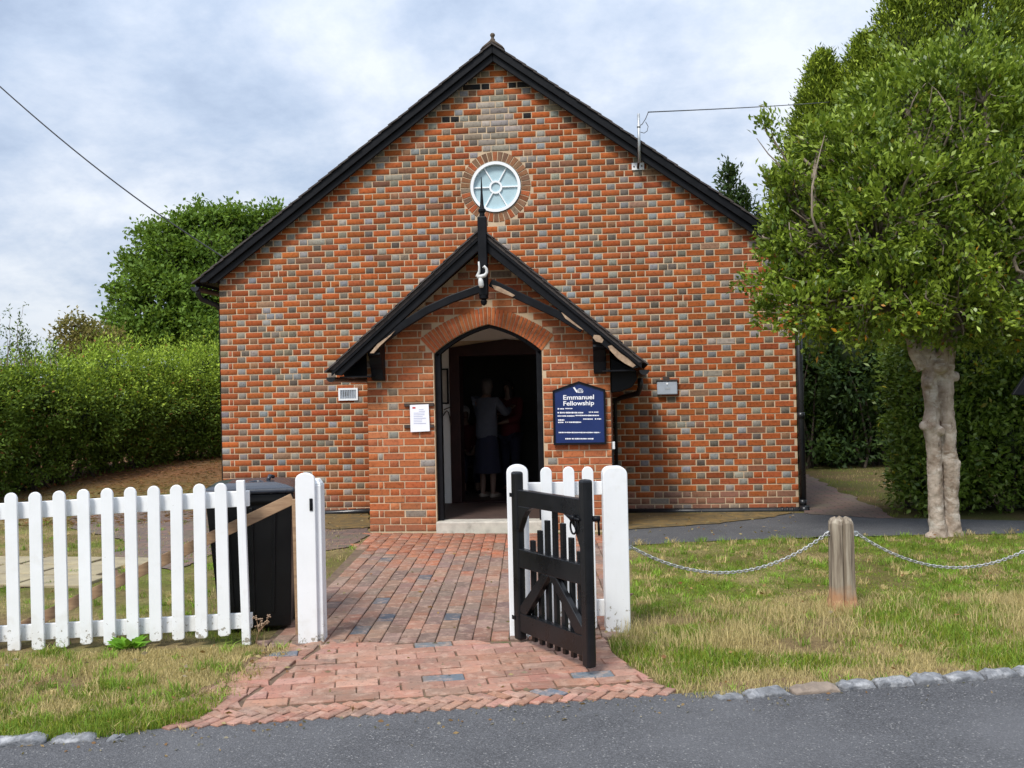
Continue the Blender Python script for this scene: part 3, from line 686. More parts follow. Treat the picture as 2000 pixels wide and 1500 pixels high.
for s in (-1, 1):
    b = MB(); b.prism([(X0, -.16, AP+.197), (X0, -.16, AP+.165), (X0+s*3.80, -.16, AP+.165-SL*3.80), (X0+s*3.80, -.16, AP+.197-SL*3.80)], (0, LEN+.3, 0)); b_ = obj('roof', b, M_TILE, chapel); rf.append(b_)
    n = 30; seg = 3.88/n*math.hypot(1, SL); ang = math.atan(SL)
    for k in range(n):
        d = (k+.55)*3.88/n; tw = random.gauss(0, .012)
        Mx = Matrix.Translation((X0+s*d, 0, AP+.206-SL*d)) @ Matrix.Rotation(s*(ang-.055+tw), 4, 'Y')
        m = MB(); m.box((-seg*.62, -.185-random.random()*.012, -.006), (seg*.62, .16, .012), Mx); obj('verge_tile', m, M_TILE, b_)
    m = MB()
    for k in range(n):
        d = (k+.55)*3.88/n; Mx = Matrix.Translation((X0+s*d, 0, AP+.206-SL*d)) @ Matrix.Rotation(s*(ang-.055), 4, 'Y'); m.box((-seg*.62, .165, -.006), (seg*.62, LEN+.1, .012), Mx)
    obj('tile_courses', m, M_TILE, b_)
    m = MB(); gxx = X0+s*3.875; gzv = AP+.13-SL*3.875
    prof = [(.055*math.cos(t), .055*math.sin(t)) for t in np.linspace(math.pi, 2*math.pi, 9)]+[(.048*math.cos(t), .048*math.sin(t)) for t in np.linspace(2*math.pi, math.pi, 9)]
    m.prism([(gxx+x, -.15, gzv+.02+z) for x, z in prof], (0, LEN+.25, 0)); m.prism([(gxx+.055*math.cos(t), -.152, gzv+.02+.055*math.sin(t)) for t in np.linspace(math.pi, 2*math.pi, 9)], (0, .012, 0)); obj('gutter', m, M_PIPE, chapel)
    m = MB(); m.box((min(X0+s*3.60, X0+s*3.79), -.085, 2.956), (max(X0+s*3.60, X0+s*3.79), LEN, 2.975)); obj('soffit', m, M_BLACK, chapel)
m = MB(); m.prism([(X0-.155, -.17, AP+.135), (X0-.125, -.17, AP+.175), (X0-.02, -.17, AP+.255), (X0+.02, -.17, AP+.255), (X0+.125, -.17, AP+.175), (X0+.155, -.17, AP+.135), (X0, -.17, AP+.225)], (0, LEN+.2, 0)); ridge = obj('ridge_tile', m, M_CLAY, chapel, bevel=.008)
m = MB(); m.lathe([(.034, .0), (.03, .03), (.018, .045), (.02, .06), (.031, .075), (.031, .09), (.02, .105), (.006, .11)], (X0, -.10, AP+.25), 12); obj('finial_knob', m, M_CLAY, ridge, smooth=True)
# pipes
m = MB(); m.tube([(-3.86, -.05, 2.72+.23), (-3.86, -.05, 2.83), (-3.84, .0, 2.77), (-3.70, .16, 2.70), (-3.66, .2, 2.63), (-3.66, .2, 0)], .034, 10); obj('downpipe', m, M_PIPE, chapel, smooth=True)
m = MB(); m.tube([(3.645, -.005, 2.93), (3.645, -.005, 1.4), (3.65, -.005, .03)], .04, 12)
for z in (.05, 1.1, 2.3): m.tube([(3.645, -.005, z), (3.645, -.005, z+.07)], .048, 12)
obj('downpipe', m, M_PIPE, chapel, smooth=True)
m = MB(); m.tube([(1.40, -.05, -.005), (2.4, -.05, -.008), (3.5, -.05, -.005), (3.67, -.06, .0)], .04, 12)
for x in (3.38, 3.44, 3.5): m.tube([(x, -.05, -.005), (x+.022, -.05, -.005)], .047, 12)
m.tube([(3.6, -.05, .0), (3.71, -.06, .0)], .055, 12); obj('drain_pipe', m, M_PIPE, chapel, smooth=True)
m = MB(); m.tube([(-1.26, -.045, .055), (-2.0, -.045, .02), (-3.0, -.05, -.01)], .035, 12); obj('drain_pipe', m, M_PIPE, chapel, smooth=True)

# air vent with bars
vc = F(680, 770, -.02); m = MB(); vw, vh = .125, .078
for a, b2 in (((-vw, -.006, -vh), (vw, .02, -vh+.022)), ((-vw, -.006, vh-.022), (vw, .02, vh)), ((-vw, -.006, -vh+.022), (-vw+.022, .02, vh-.022)), ((vw-.022, -.006, -vh+.022), (vw, .02, vh-.022))): m.box(a, b2, Matrix.Translation(vc))
m.box((-vw, .012, -vh), (vw, .0195, vh), Matrix.Translation(vc))
vent = obj('air_vent', m, M_WHITED, chapel); vent['label'] = 'small white louvred vent brick left of the porch'
for k in range(9):
    b = MB(); x = -vw+.034+k*.0225; b.box((x-.0055, -.004, -vh+.02), (x+.0055, .011, vh-.02), Matrix.Translation(vc)); obj('louvre', b, M_GREYBOX, vent)

# ---------------------------------------------------------------- porch
def lerp(a, b, t): return a+(b-a)*t
def bez(p, q, bulge, t):
    mx_, mz_ = (p[0]+q[0])/2, (p[1]+q[1])/2; dx, dz = q[0]-p[0], q[1]-p[1]; ln = math.hypot(dx, dz); s = 1 if dx > 0 else -1
    cx_, cz_ = mx_-s*dz/ln*bulge, mz_+s*dx/ln*bulge
    return ((1-t)**2*p[0]+2*t*(1-t)*cx_+t*t*q[0], (1-t)**2*p[1]+2*t*(1-t)*cz_+t*t*q[1])
INL = [bez((JX0, SPZ), (.092, 2.225), .085, t) for t in np.linspace(0, 1, 18)]; INR = [bez((JX1, SPZ), (.092, 2.225), .085, t) for t in np.linspace(0, 1, 18)]
EXL = [bez((-.650, 2.085), (.092, 2.41), .10, t) for t in np.linspace(0, 1, 18)]; EXR = [bez((.806, 2.085), (.092, 2.41), .10, t) for t in np.linspace(0, 1, 18)]
RX, RZ, RS = .09, 3.19, .862                          # porch roof apex
inr = INL+INR[::-1][1:]
out = [(PX0, -.2), (JX0, -.2), (JX0, SPZ-.002)]+inr[1:-1]+[(JX1, SPZ-.002), (JX1, -.2), (PX1, -.2), (PX1, 1.95), (RX, 3.05), (PX0, 1.95)]
me = flat_shape('porch_wall', [out], .22); me.transform(Matrix.Translation((0, PY, 0))); porch = obj('porch_wall', me, M_MORTAR, chapel)
b = MB(); b.box((PX0, PY+.22, -.2), (PX0+.2, -.0005, 1.95)); b.box((PX1-.2, PY+.22, -.2), (PX1, -.0005, 1.95)); obj('porch_side_wall', b, M_SIDEB, chapel)
b = MB(); b.box((PX0+.2005, PY+.225, -.2), (PX0+.206, -.002, 2.0)); b.box((PX1-.206, PY+.225, -.2), (PX1-.2005, -.002, 2.0))
b.prism([(PX0+.21, -.008, .1), (DX0, -.008, .1), (DX0, -.008, 2.44), (PX0+.21, -.008, 2.12)], (0, .006, 0)); b.prism([(DX1, -.008, .1), (PX1-.21, -.008, .1), (PX1-.21, -.008, 2.12), (DX1, -.008, 2.44)], (0, .006, 0)); b.box((DX0+.001, -.008, DZ+.08), (DX1-.001, -.002, 2.44)); obj('porch_plaster', b, M_PLASTER, chapel)
b = MB(); b.prism([(PX0+.2, PY+.221, 1.98), (RX-.6, PY+.221, 2.46), (RX+.6, PY+.221, 2.46), (PX1-.2, PY+.221, 1.98), (PX1-.2, PY+.221, 2.0), (RX+.6, PY+.221, 2.48), (RX-.6, PY+.221, 2.48), (PX0+.2, PY+.221, 2.0)], (0, -PY-.225, 0)); obj('porch_ceiling', b, M_PLASTER, chapel)
recs = []
def xexc(z):
    if z < SPZ: return JX0, JX1
    if z < 2.085: t = (z-SPZ)/(2.085-SPZ); return lerp(JX0, -.65, t), lerp(JX1, .806, t)
    if z > 2.45: return None
    a = np.interp(z, [p[1] for p in EXL], [p[0] for p in EXL]); b2 = np.interp(z, [p[1] for p in EXR], [p[0] for p in EXR]); return a, b2
HP = .0775
PST = [(.42, .132, .050), (.385, .118, .046), (.44, .15, .060), (.36, .11, .045), (.405, .138, .055), (.41, .118, .040)]
for i in range(40):
    z0 = i*HP+.012; z1 = z0+HP-.0125; zc = (z0+z1)/2
    if z0 > 2.98: break
    pos = PX0; row = []; cyc = [.219, .096, .219, .219, .096] if i % 2 else [.096, .043, .219, .219, .096, .219]
    k = 0
    while pos < PX1:
        w = cyc[k % len(cyc)] if k < len(cyc) else random.choice([.219, .219, .096])
        if pos+w > PX1-.03: w = PX1-pos
        row.append((pos, pos+w)); pos += w+.013; k += 1
    e = [xexc(z) for z in (z0, zc, z1)]; e = [q for q in e if q]
    cuts = [(min(q[0] for q in e)-.008, max(q[1] for q in e)+.008)] if e else []
    if z1 > 2.40 and z0 < 2.42: cuts = [(.035, .15)]
    for a, b2 in row:
        for p, q in pieces(a, b2, cuts):
            xl_ = (RZ-.135-z1)/RS; p, q = max(p, RX-xl_), min(q, RX+xl_)
            if q-p < .03: continue
            col = random.choice(PST) if random.random() > .05 else random.choice([(.27, .235, .20), (.22, .16, .12), (.29, .27, .24)])
            if zc > 2.0 and random.random() < .35: col = random.choice([(.42, .125, .05), (.38, .11, .05), (.28, .13, .08)])
            brick_rec(p, q, z0, z1, PY-.001, jit(col, .10), porch)
porch_recs = recs
allr = sorted(porch_recs+main_recs, key=scrn, reverse=True)
single_bricks(allr[:300], M_BRICK_O, 'brick')
ids = set(id(r) for r in allr[:300])
stuff_bricks('brickwork', [r for r in main_recs if id(r) not in ids], M_BRICK_A, front)
stuff_bricks('brickwork', [r for r in porch_recs if id(r) not in ids], M_BRICK_A, porch)
for I_, E_ in ((INL, EXL), (INR, EXR)):                 # arch of upright bricks, each its own
    n = 17
    ip = lambda t, A: (np.interp(t, np.linspace(0, 1, 18), [p[0] for p in A]), np.interp(t, np.linspace(0, 1, 18), [p[1] for p in A]))
    for k in range(n):
        t0, t1 = (k+.11)/n, (k+.89)/n; q = [ip(t0, I_), ip(t1, I_), ip(t1, E_), ip(t0, E_)]
        cxm, czm = sum(p[0] for p in q)/4, sum(p[1] for p in q)/4
        f_ = [(p[0], PY-.005, p[1]) for p in q]; g_ = [(lerp(p[0], cxm, .04), PY-.010, lerp(p[1], czm, .03)) for p in q]; h_ = [(p[0], PY+.012, p[1]) for p in q]
        b = MB(); b.add(h_+f_+g_, [(8, 9, 10, 11)]+[(4+i, 4+(i+1) % 4, 8+(i+1) % 4, 8+i) for i in range(4)]+[(i, (i+1) % 4, 4+(i+1) % 4, 4+i) for i in range(4)])
        o = obj('arch_brick', b, M_BRICK_O, porch); o.color = (*jit(random.choice([(.48, .135, .047), (.45, .12, .042), (.50, .15, .052)]), .07), 1)
# step, floor, black door frame, dark red inner frame
b = MB(); b.box((JX0-.004, PY-.055, -.05), (JX1+.006, PY+.2, .112)); obj('door_step', b, M_STONE, chapel, bevel=.012)
b = MB(); b.box((PX0+.207, PY+.202, -.1), (PX1-.207, -.009, .118)); obj('porch_floor', b, M_FLOOR, chapel)
b = MB(); y0 = PY+.06
b.box((JX0-.0, y0, .113), (JX0+.062, y0+.10, SPZ)); b.box((JX1-.066, y0, .113), (JX1, y0+.10, SPZ))
for A in (INL, INR):
    for p, q in zip(A, A[1:]):
        b.prism([(p[0], y0, p[1]), (q[0], y0, q[1]), (lerp(q[0], .09, .05), y0, q[1]-.035), (lerp(p[0], .09, .05), y0, p[1]-.035)], (0, .1, 0))
obj('door_frame', b, M_BLACK, chapel, bevel=.004)
b = MB(); b.box((DX0-.03, -.035, .119), (DX0+.10, .245, DZ)); b.box((DX1-.10, -.035, .119), (DX1+.03, .245, DZ)); b.prism([(DX0-.03, -.036, DZ-.11), (DX1+.03, -.036, DZ-.11), (DX1+.03, -.036, DZ), (.08, -.036, DZ+.09), (DX0-.03, -.036, DZ)], (0, .28, 0))
b.box((DX0+.1, -.02, .119), (DX1-.1, .245, .135)); obj('inner_door_frame', b, M_REDWOOD, chapel, bevel=.006)

# porch roof
for s in (-1, 1):
    b = MB(); b.prism([(RX, -2.10, RZ), (RX, -2.10, RZ-.045), (RX+s*1.60, -2.10, RZ-.045-RS*1.60), (RX+s*1.655, -2.10, RZ-RS*1.655)], (0, 2.09, 0)); o = obj('porch_roof', b, M_TILE, chapel)
    n = 13; ang = math.atan(RS); seg = 1.68/n*math.hypot(1, RS)
    for k in range(n):
        d = (k+.5)*1.68/n; Mx = Matrix.Translation((RX+s*d, 0, RZ+.008-RS*d)) @ Matrix.Rotation(s*(ang-.04+random.gauss(0, .01)), 4, 'Y'); m = MB(); m.box((-seg*.6, -2.125, -.005), (seg*.6, -1.85, .010), Mx); obj('verge_tile', m, M_TILE, o)
    m = MB()
    for k in range(n):
        d = (k+.5)*1.68/n; Mx = Matrix.Translation((RX+s*d, 0, RZ+.008-RS*d)) @ Matrix.Rotation(s*(ang-.04), 4, 'Y'); m.box((-seg*.6, -1.845, -.005), (seg*.6, -.02, .010), Mx)
    obj('tile_courses', m, M_TILE, o)
    b = MB(); b.prism([(RX+s*.03, -2.07, RZ-.19-RS*.03), (RX+s*.03, -2.07, RZ-.035-RS*.03), (RX+s*1.60, -2.07, RZ-.035-RS*1.60), (RX+s*1.60, -2.07, RZ-.10-RS*1.60), (RX+s*1.53, -2.07, RZ-.17-RS*1.53)], (0, .045, 0))
    bb_ = obj('barge_board', b, M_BLACK, chapel, bevel=.006)
    b = MB(); b.prism([(RX+s*.03, -2.095, RZ-.085-RS*.03), (RX+s*.03, -2.095, RZ-.02-RS*.03), (RX+s*1.63, -2.095, RZ-.02-RS*1.63), (RX+s*1.63, -2.095, RZ-.085-RS*1.63)], (0, .024, 0)); obj('verge_board', b, M_BLACK, chapel, bevel=.004)
    b = MB(); b.prism([(RX+s*.06, -2.02, RZ-.06-RS*.06), (RX+s*1.56, -2.02, RZ-.06-RS*1.56), (RX+s*1.56, -2.02, RZ-.075-RS*1.56), (RX+s*.06, -2.02, RZ-.075-RS*.06)], (0, 2.0, 0)); obj('soffit', b, M_BLACK, chapel)
    xa, xb = RX+s*1.22, RX+s*1.56; b = MB(); b.box((min(xa, xb), -2.015, RZ-.19-RS*1.53), (max(xa, xb), -.01, RZ-.175-RS*1.53)); obj('eaves_board', b, M_BLACK, chapel)
    m = MB(); gxx, gzv = RX+s*1.655, RZ-.075-RS*1.655
    prof = [(.052*math.cos(t), .052*math.sin(t)) for t in np.linspace(math.pi, 2*math.pi, 9)]+[(.046*math.cos(t), .046*math.sin(t)) for t in np.linspace(2*math.pi, math.pi, 9)]
    m.prism([(gxx+x, -2.03, gzv+z) for x, z in prof], (0, 2.0, 0)); m.prism([(gxx+.052*math.cos(t), -2.032, gzv+.052*math.sin(t)) for t in np.linspace(math.pi, 2*math.pi, 9)], (0, .01, 0)); obj('gutter', m, M_PIPE, chapel)
    # curved brace
    pts = [(938, 564), (882, 584), (834, 606), (786, 636), (738, 671)] if s < 0 else [(958, 552), (1004, 574), (1049, 595), (1091, 615), (1138, 643)]
    w = [F(x, y, -2.03) for x, y in pts]; b = MB(); n_ = len(w); vs = []
    for k, p in enumerate(w):
        tdir = (w[min(k+1, n_-1)]-w[max(k-1, 0)]).normalized(); nn = Vector((-tdir.z, 0, tdir.x)); nn = nn if nn.z > 0 else -nn
        for dy, e in ((-.03, -.042), (-.03, .042), (.03, .042), (.03, -.042)): vs.append(p+nn*e+Vector((0, dy, 0)))
    fs = [(4*k+i, 4*k+(i+1) % 4, 4*k+4+(i+1) % 4, 4*k+4+i) for k in range(n_-1) for i in range(4)]+[(0, 1, 2, 3), tuple(4*(n_-1)+i for i in range(4))]
    b.add(vs, fs); br = obj('curved_brace', b, M_BLACK, chapel, bevel=.008)
    # scrolled bracket
    bx = F(735 if s < 0 else 1171, 705, -1.9).x; zt = F(735 if s < 0 else 1171, 668 if s < 0 else 652, -1.9).z
    SB = 1.18; prof = [(0, 0), (-.27, 0), (-.275, -.03), (-.25, -.05), (-.262, -.075), (-.235, -.095), (-.245, -.12), (-.20, -.145), (-.17, -.20), (-.13, -.25), (-.115, -.30), (-.10, -.345), (0, -.355)]
    b = MB(); b.prism([(bx-.066, PY-.012+y, zt+z*SB) for y, z in prof], (.132, 0, 0)); obj('bracket', b, M_BLACK, chapel, bevel=.006)
    b = MB(); b.box((bx-.07, PY-.30, zt-.0), (bx+.07, PY-.012, zt+.028)); obj('bracket_cap', b, M_BLACK, chapel, bevel=.005)
# peeled paint, bare timber shapes with their own thickness
def peel(px, y, parent):
    b = MB(); p = [F(a, c, y) for a, c in px]; b.prism(p, (0, .012, 0)); o = obj('peeled_patch', b, M_BARE, chapel, bevel=.002); return o
peel([(1096, 610), (1110, 614), (1124, 625), (1134, 636), (1140, 645), (1131, 641), (1118, 632), (1104, 622)], -2.066, None)
peel([(1187, 676), (1195, 674), (1212, 690), (1228, 700), (1242, 714), (1236, 718), (1222, 711), (1206, 700), (1192, 685)], -2.076, None)
peel([(960, 556), (975, 560), (996, 571), (1006, 577), (1001, 580), (985, 574), (966, 566)], -2.066, None)
peel([(957, 470), (966, 473), (975, 481), (966, 480), (958, 476)], -2.076, None)
peel([(1160, 654), (1172, 655), (1179, 664), (1176, 670), (1164, 667), (1158, 660)], -2.076, None)
peel([(722, 690), (737, 672), (762, 654), (772, 645), (764, 655), (742, 676), (730, 690)], -2.078, None)
# king post, spike, pendant
kx, ky = .105, -2.10
kp = MB(); kp.box((kx-.046, ky-.046, 2.50), (kx+.046, ky+.046, 3.318)); king = obj('king_post', kp, M_BLACK, chapel, bevel=.008)
kp = MB(); kp.lathe([(.028, 3.318), (.028, 3.362), (.040, 3.372), (.041, 3.395), (.026, 3.41), (.019, 3.45), (.012, 3.56), (.004, 3.735)], (kx, ky, 0), 10); obj('spike', kp, M_BLACK, king, smooth=False)
kp = MB(); kp.lathe([(.006, 2.395), (.028, 2.41), (.036, 2.44), (.026, 2.455), (.048, 2.47), (.048, 2.505)], (kx, ky, 0), 12); obj('pendant', kp, M_BLACK, king)
# old white lamp holder on the king post
q = [F(x, y, -2.19) for x, y in ((935, 511), (936, 522), (936, 530), (933, 538), (932, 541))]; lm = MB(); lm.tube(q, [.009, .011, .013, .017, .020], 10)
q = [F(x, y, -2.19) for x, y in ((932, 541), (940, 540), (947, 538), (951, 532), (950, 525), (946, 520), (943, 523))]; lm.tube(q, [.022, .022, .020, .016, .015, .013, .008], 10)
lamp = obj('lamp_holder', lm, M_GREYW, chapel, smooth=True); lamp['label'] = 'old white swan neck lamp holder on the porch post'
q = [F(x, y, -2.19) for x, y in ((938, 543), (939, 550), (940, 557), (940, 562))]; lm = MB(); lm.tube(q, [.020, .028, .030, .018], 12); obj('lamp_bulb', lm, M_GREYW, lamp, smooth=True)
b = MB(); b.prism([(1.392, -1.72, 1.84), (1.665, -1.72, 1.69), (1.675, -1.72, 1.60), (1.62, -1.72, 1.515), (1.50, -1.72, 1.47), (1.392, -1.72, 1.46)], (0, .03, 0)); obj('eaves_end_board', b, M_BLACK, chapel, bevel=.01)  # black boards filling the dark patch beneath the porch eave ends
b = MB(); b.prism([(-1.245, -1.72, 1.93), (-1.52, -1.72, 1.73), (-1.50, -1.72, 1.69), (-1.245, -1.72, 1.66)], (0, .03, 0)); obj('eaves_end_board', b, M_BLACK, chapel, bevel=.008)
# rainwater pipe from porch gutter back to the wall, right side
m = MB(); m.tube([(1.73, -.35, 1.62), (1.73, -.33, 1.52), (1.70, -.25, 1.44), (1.52, -.10, 1.40), (1.43, -.06, 1.36), (1.425, -.04, 1.30), (1.425, -.04, .03)], [.034, .034, .034, .032, .024, .02, .018], 10); obj('downpipe', m, M_PIPE, chapel, smooth=True)

# ---------------------------------------------------------------- things fixed to the chapel
def text_mesh(body, size, name):
    cu = bpy.data.curves.new(name, 'FONT'); cu.body = body; cu.size = size; cu.align_x = 'CENTER'; cu.extrude = .0015; cu.offset = .0012
    o = bpy.data.objects.new(name, cu); C.objects.link(o); dg = bpy.context.evaluated_depsgraph_get(); dg.update()
    me = bpy.data.meshes.new_from_object(o.evaluated_get(dg)); bpy.data.objects.remove(o); bpy.data.curves.remove(cu); me.materials.clear()
    me.transform(Matrix.Rotation(R(90), 4, 'X')); return me
sy = PY-.05
T = lambda px, py: F(px, py, sy)
sc_ = T(1132, 812)
sign = thing('church_sign', 'dark blue peaked sign board reading Emmanuel Fellowship right of the doorway', 'sign', (sc_.x, sy, 1.0))
oL, oR, oB, oS, oT = .778, 1.336, .917, 1.497, 1.590
oc = (oL+oR)/2
shape = [(oL, oB), (oR, oB), (oR, oS), (oc, oT), (oL, oS)]
inn = [(oL+.020, oB+.022), (oR-.020, oB+.022), (oR-.020, oS-.014), (oc, oT-.021), (oL+.020, oS-.014)]
me = flat_shape('frame', [shape, inn], .034); me.transform(Matrix.Translation((0, sy-.006, 0))); obj('frame', me, M_BLACK, sign, bevel=.003)
me = flat_shape('panel', [[(x*1, z) for x, z in inn]], .012); me.transform(Matrix.Translation((0, sy+.006, 0))); panel = obj('panel', me, M_SIGN, sign)
ly = sy+.0045
for body, px, py, size in (('Emmanuel', 1130, 780, .068), ('Fellowship', 1130, 791.5, .066)):
    me = text_mesh(body, size, 'lettering'); p = T(px, py); w = max(v.co.x for v in me.vertices)-min(v.co.x for v in me.vertices); want = .325
    me.transform(Matrix.Translation((p.x, ly, p.z)) @ Matrix.Diagonal((want/w, 1, 1, 1))); obj('lettering', me, M_LETTER, panel)
def dashes(x0, x1, py, h, gap=.25):
    b = MB(); x = x0
    while x < x1:
        w = random.choice([2.2, 3, 1.6, 2.6]); x2 = min(x+w, x1); p, q = T(x, py), T(x2, py); hh = h*random.uniform(.75, 1.05)
        b.box((p.x, ly-.0008, p.z-hh/2), (q.x, ly+.0012, p.z+hh/2)); x = x2+(.55 if random.random() > .12 else 1.6)
    return b
rows = [(1089, 1102, 798.5, .014), (1104, 1118, 798, .012), (1089, 1139, 806, .016), (1150, 1169, 805, .012), (1089, 1122, 812.5, .014), (1124, 1170, 811.5, .013), (1139, 1158, 818.5, .012), (1162, 1174, 818.3, .013), (1090, 1102, 820.5, .015), (1090, 1102, 825, .014), (1104, 1135, 824.7, .014), (1091, 1172, 844.8, .012), (1104, 1159, 857, .014)]
for a, b2, py, h in rows: obj('small_print', dashes(a, b2, py, h), M_LETTER, panel)
b = MB(); w = [T(x, y) for x, y in ((1119, 757), (1122, 756), (1129, 766), (1126, 767))]; b.prism([(p.x, ly, p.z) for p in w], (0, .002, 0))
for rad in (4.0, 6.0):
    arcp = [T(1133+rad*math.cos(t), 766.5-rad*1.25*math.sin(t)) for t in np.linspace(.1, math.pi-.25, 8)]; b.tube([(p.x, ly, p.z) for p in arcp], .0028, 5)
for dx in (-3, -.5, 2, 4.5):
    p = T(1133+dx, 766); b.box((p.x-.005, ly-.001, p.z-.007), (p.x+.003, ly+.001, p.z+.007))
obj('emblem', b, M_LETTER, panel)

ny_ = PY-.035; NT = lambda px, py: F(px, py, ny_)
c0 = NT(819, 816); notice = thing('paper_notice', 'white printed paper notice on an iron holder left of the doorway', 'notice', (c0.x, ny_, 1.1))
cor = [NT(x, y) for x, y in ((800.5, 791), (837, 789.5), (839.5, 842), (802, 844))]
b = MB(); b.prism(cor, (0, .003, 0)); sheet_ = obj('sheet', b, M_PAPER, notice)
def nbox(px0, py0, px1, py1, m, name):
    a, c = NT(px0, py0), NT(px1, py1); b = MB(); b.box((min(a.x, c.x), ny_-.0015, min(a.z, c.z)), (max(a.x, c.x), ny_+.0005, max(a.z, c.z))); obj(name, b, m, sheet_)
nbox(805.5, 795, 811.5, 798, M_PRINTR, 'printed_logo')
for k in range(9): nbox(808 if k > 1 else 818, 799.5+k*3.4, random.uniform(824, 833), 800.2+k*3.4, M_PRINT, 'print_line')
b = MB()
for py in (789, 831):
    a, c = F(790, py+2, PY-.012), F(848, py, PY-.012); b.box((a.x, PY-.03, a.z-.018), (c.x, PY-.010, a.z+.018))
obj('holder', b, M_IRON, notice, bevel=.004)

c0 = F(1303, 757, -.05); ub = thing('utility_box', 'small pale grey plastic service box on the wall right of the porch', 'service box', (c0.x, -.01, c0.z-.1))
b = MB(); b.box((c0.x-.122, -.075, c0.z-.085), (c0.x+.122, -.010, c0.z+.075)); box_ = obj('box', b, M_GREYBOX, ub, bevel=.01)
b = MB(); b.box((c0.x-.13, -.083, c0.z+.076), (c0.x+.13, -.010, c0.z+.098)); b.box((c0.x-.05, -.06, c0.z+.099), (c0.x+.03, -.010, c0.z+.135)); obj('lid', b, M_IRON, ub, bevel=.004)
b = MB(); b.lathe([(.012, 0), (.012, .004), (.008, .006)], (0, 0, 0), 12); me = b.mesh('lock'); me.transform(Matrix.Translation((c0.x, -.0755, c0.z+.045)) @ Matrix.Rotation(R(90), 4, 'X')); obj('lock', me, M_WHITE, ub)
b = MB(); b.box((c0.x-.03, -.0765, c0.z-.02), (c0.x+.035, -.0755, c0.z+.0)); obj('label_plate', b, M_GALV, ub)

c0 = F(1200, 868, -1.6); sk = thing('socket_box', 'tiny white junction box with cable at the right corner of the porch', 'junction box', (PX1+.012, -1.68, c0.z-.05))
b = MB(); b.box((PX1+.001, -1.72, c0.z-.045), (PX1+.036, -1.66, c0.z+.035)); obj('case', b, M_WHITE, sk, bevel=.006)
b = MB(); b.tube([(PX1+.014, -1.69, c0.z-.044), (PX1+.014, -1.69, .5), (PX1+.014, -1.69, .02)], .009, 6); obj('cable', b, M_PIPE, sk)

pb, ptp = F(1249, 318, -.215), F(1247, 222, -.215)
mast = thing('cable_mast', 'thin grey steel cable pole with white wall plate on the right roof slope', 'mast', (pb.x, -.21, pb.z-.06))
b = MB(); b.tube([pb, ptp], .017, 10); b.tube([ptp-Vector((0, 0, .17)), ptp-Vector((0, 0, .14))], .022, 10); obj('pole', b, M_GALV, mast, smooth=True)
pc = F(1246, 325.5, 0); b = MB(); b.box((pc.x-.075, -.022, pc.z-.045), (pc.x+.075, -.009, pc.z+.045)); obj('wall_plate', b, M_WHITE, mast, bevel=.003)
b = MB(); b.tube([(pc.x, -.015, pc.z-.02), (pc.x, -.09, pc.z-.015), (pc.x+.005, -.16, pc.z+.01), pb+Vector((0, 0, .01)), pb+Vector((0, 0, .05))], .015, 8)
for dx in (-.05, .045): b.tube([(pc.x+dx, -.03, pc.z), (pc.x+dx, -.02, pc.z)], .009, 8)
obj('stay', b, M_IRON, mast, smooth=True)
b = MB(); q = [ptp+Vector((.0, 0, -.15)), F(1254, 243, -.215), F(1261, 232, -.215), F(1266, 220, -.215)]; b.tube(q, .0055, 5); q = [F(1251, 258, -.215), F(1258, 260, -.215), F(1264, 256, -.215), F(1266, 247, -.215), F(1261, 238, -.215)]; b.tube(q, .0045, 5); obj('cable_loop', b, M_CABLE, mast)
a, e = F(1266, 219, -.215), P(1625, 199, 22.0); b = MB(); b.tube([a.lerp(e, t)-Vector((0, 0, .015*math.sin(math.pi*t))) for t in np.linspace(0, 1, 14)], .008, 5)
tag(obj('overhead_cable', b, M_CABLE), 'thin grey cable from the roof pole across the sky into the conifers', 'cable')
a, e = P(-120, 60, 17.0), Vector((-3.75, 3.2, 3.07)); b = MB(); b.tube([a.lerp(e, t)-Vector((0, 0, .28*math.sin(math.pi*t))) for t in np.linspace(0, 1, 24)], .011, 6)
tag(obj('overhead_cable', b, M_PIPE), 'black cable sloping down across the left sky behind the roof', 'cable')

# inside the porch
pf = thing('picture_frame', 'dark picture frame on the cream wall inside the porch', 'picture', (-.70, -.012, 1.3))
a, c = F(855, 720, -.02), F(877, 789, -.02)
me = flat_shape('frame', [[(a.x-.1, c.z), (c.x, c.z), (c.x, a.z), (a.x-.1, a.z)], [(a.x-.085, c.z+.02), (c.x-.022, c.z+.02), (c.x-.022, a.z-.02), (a.x-.085, a.z-.02)]], .02); me.transform(Matrix.Translation((0, -.03, 0))); obj('frame', me, M_BLACK, pf)
b = MB(); b.box((a.x-.09, -.018, c.z+.015), (c.x-.02, -.010, a.z-.015)); obj('picture', b, M_STONE, pf)
b = MB(); q = [F(x, y, -.05) for x, y in ((866, 812), (869, 806), (873, 802), (876, 806), (879, 818), (881, 830))]; b.tube(q, .007, 6); q = [F(x, y, -.05) for x, y in ((867, 800), (875, 797), (883, 794))]; b.tube(q, .006, 6)
b.tube([F(868, 808, -.06), F(868, 808, -.003)], .008, 6); tag(obj('wall_hook', b, M_IRON), 'bent black iron hook on the cream wall under the picture', 'hook')

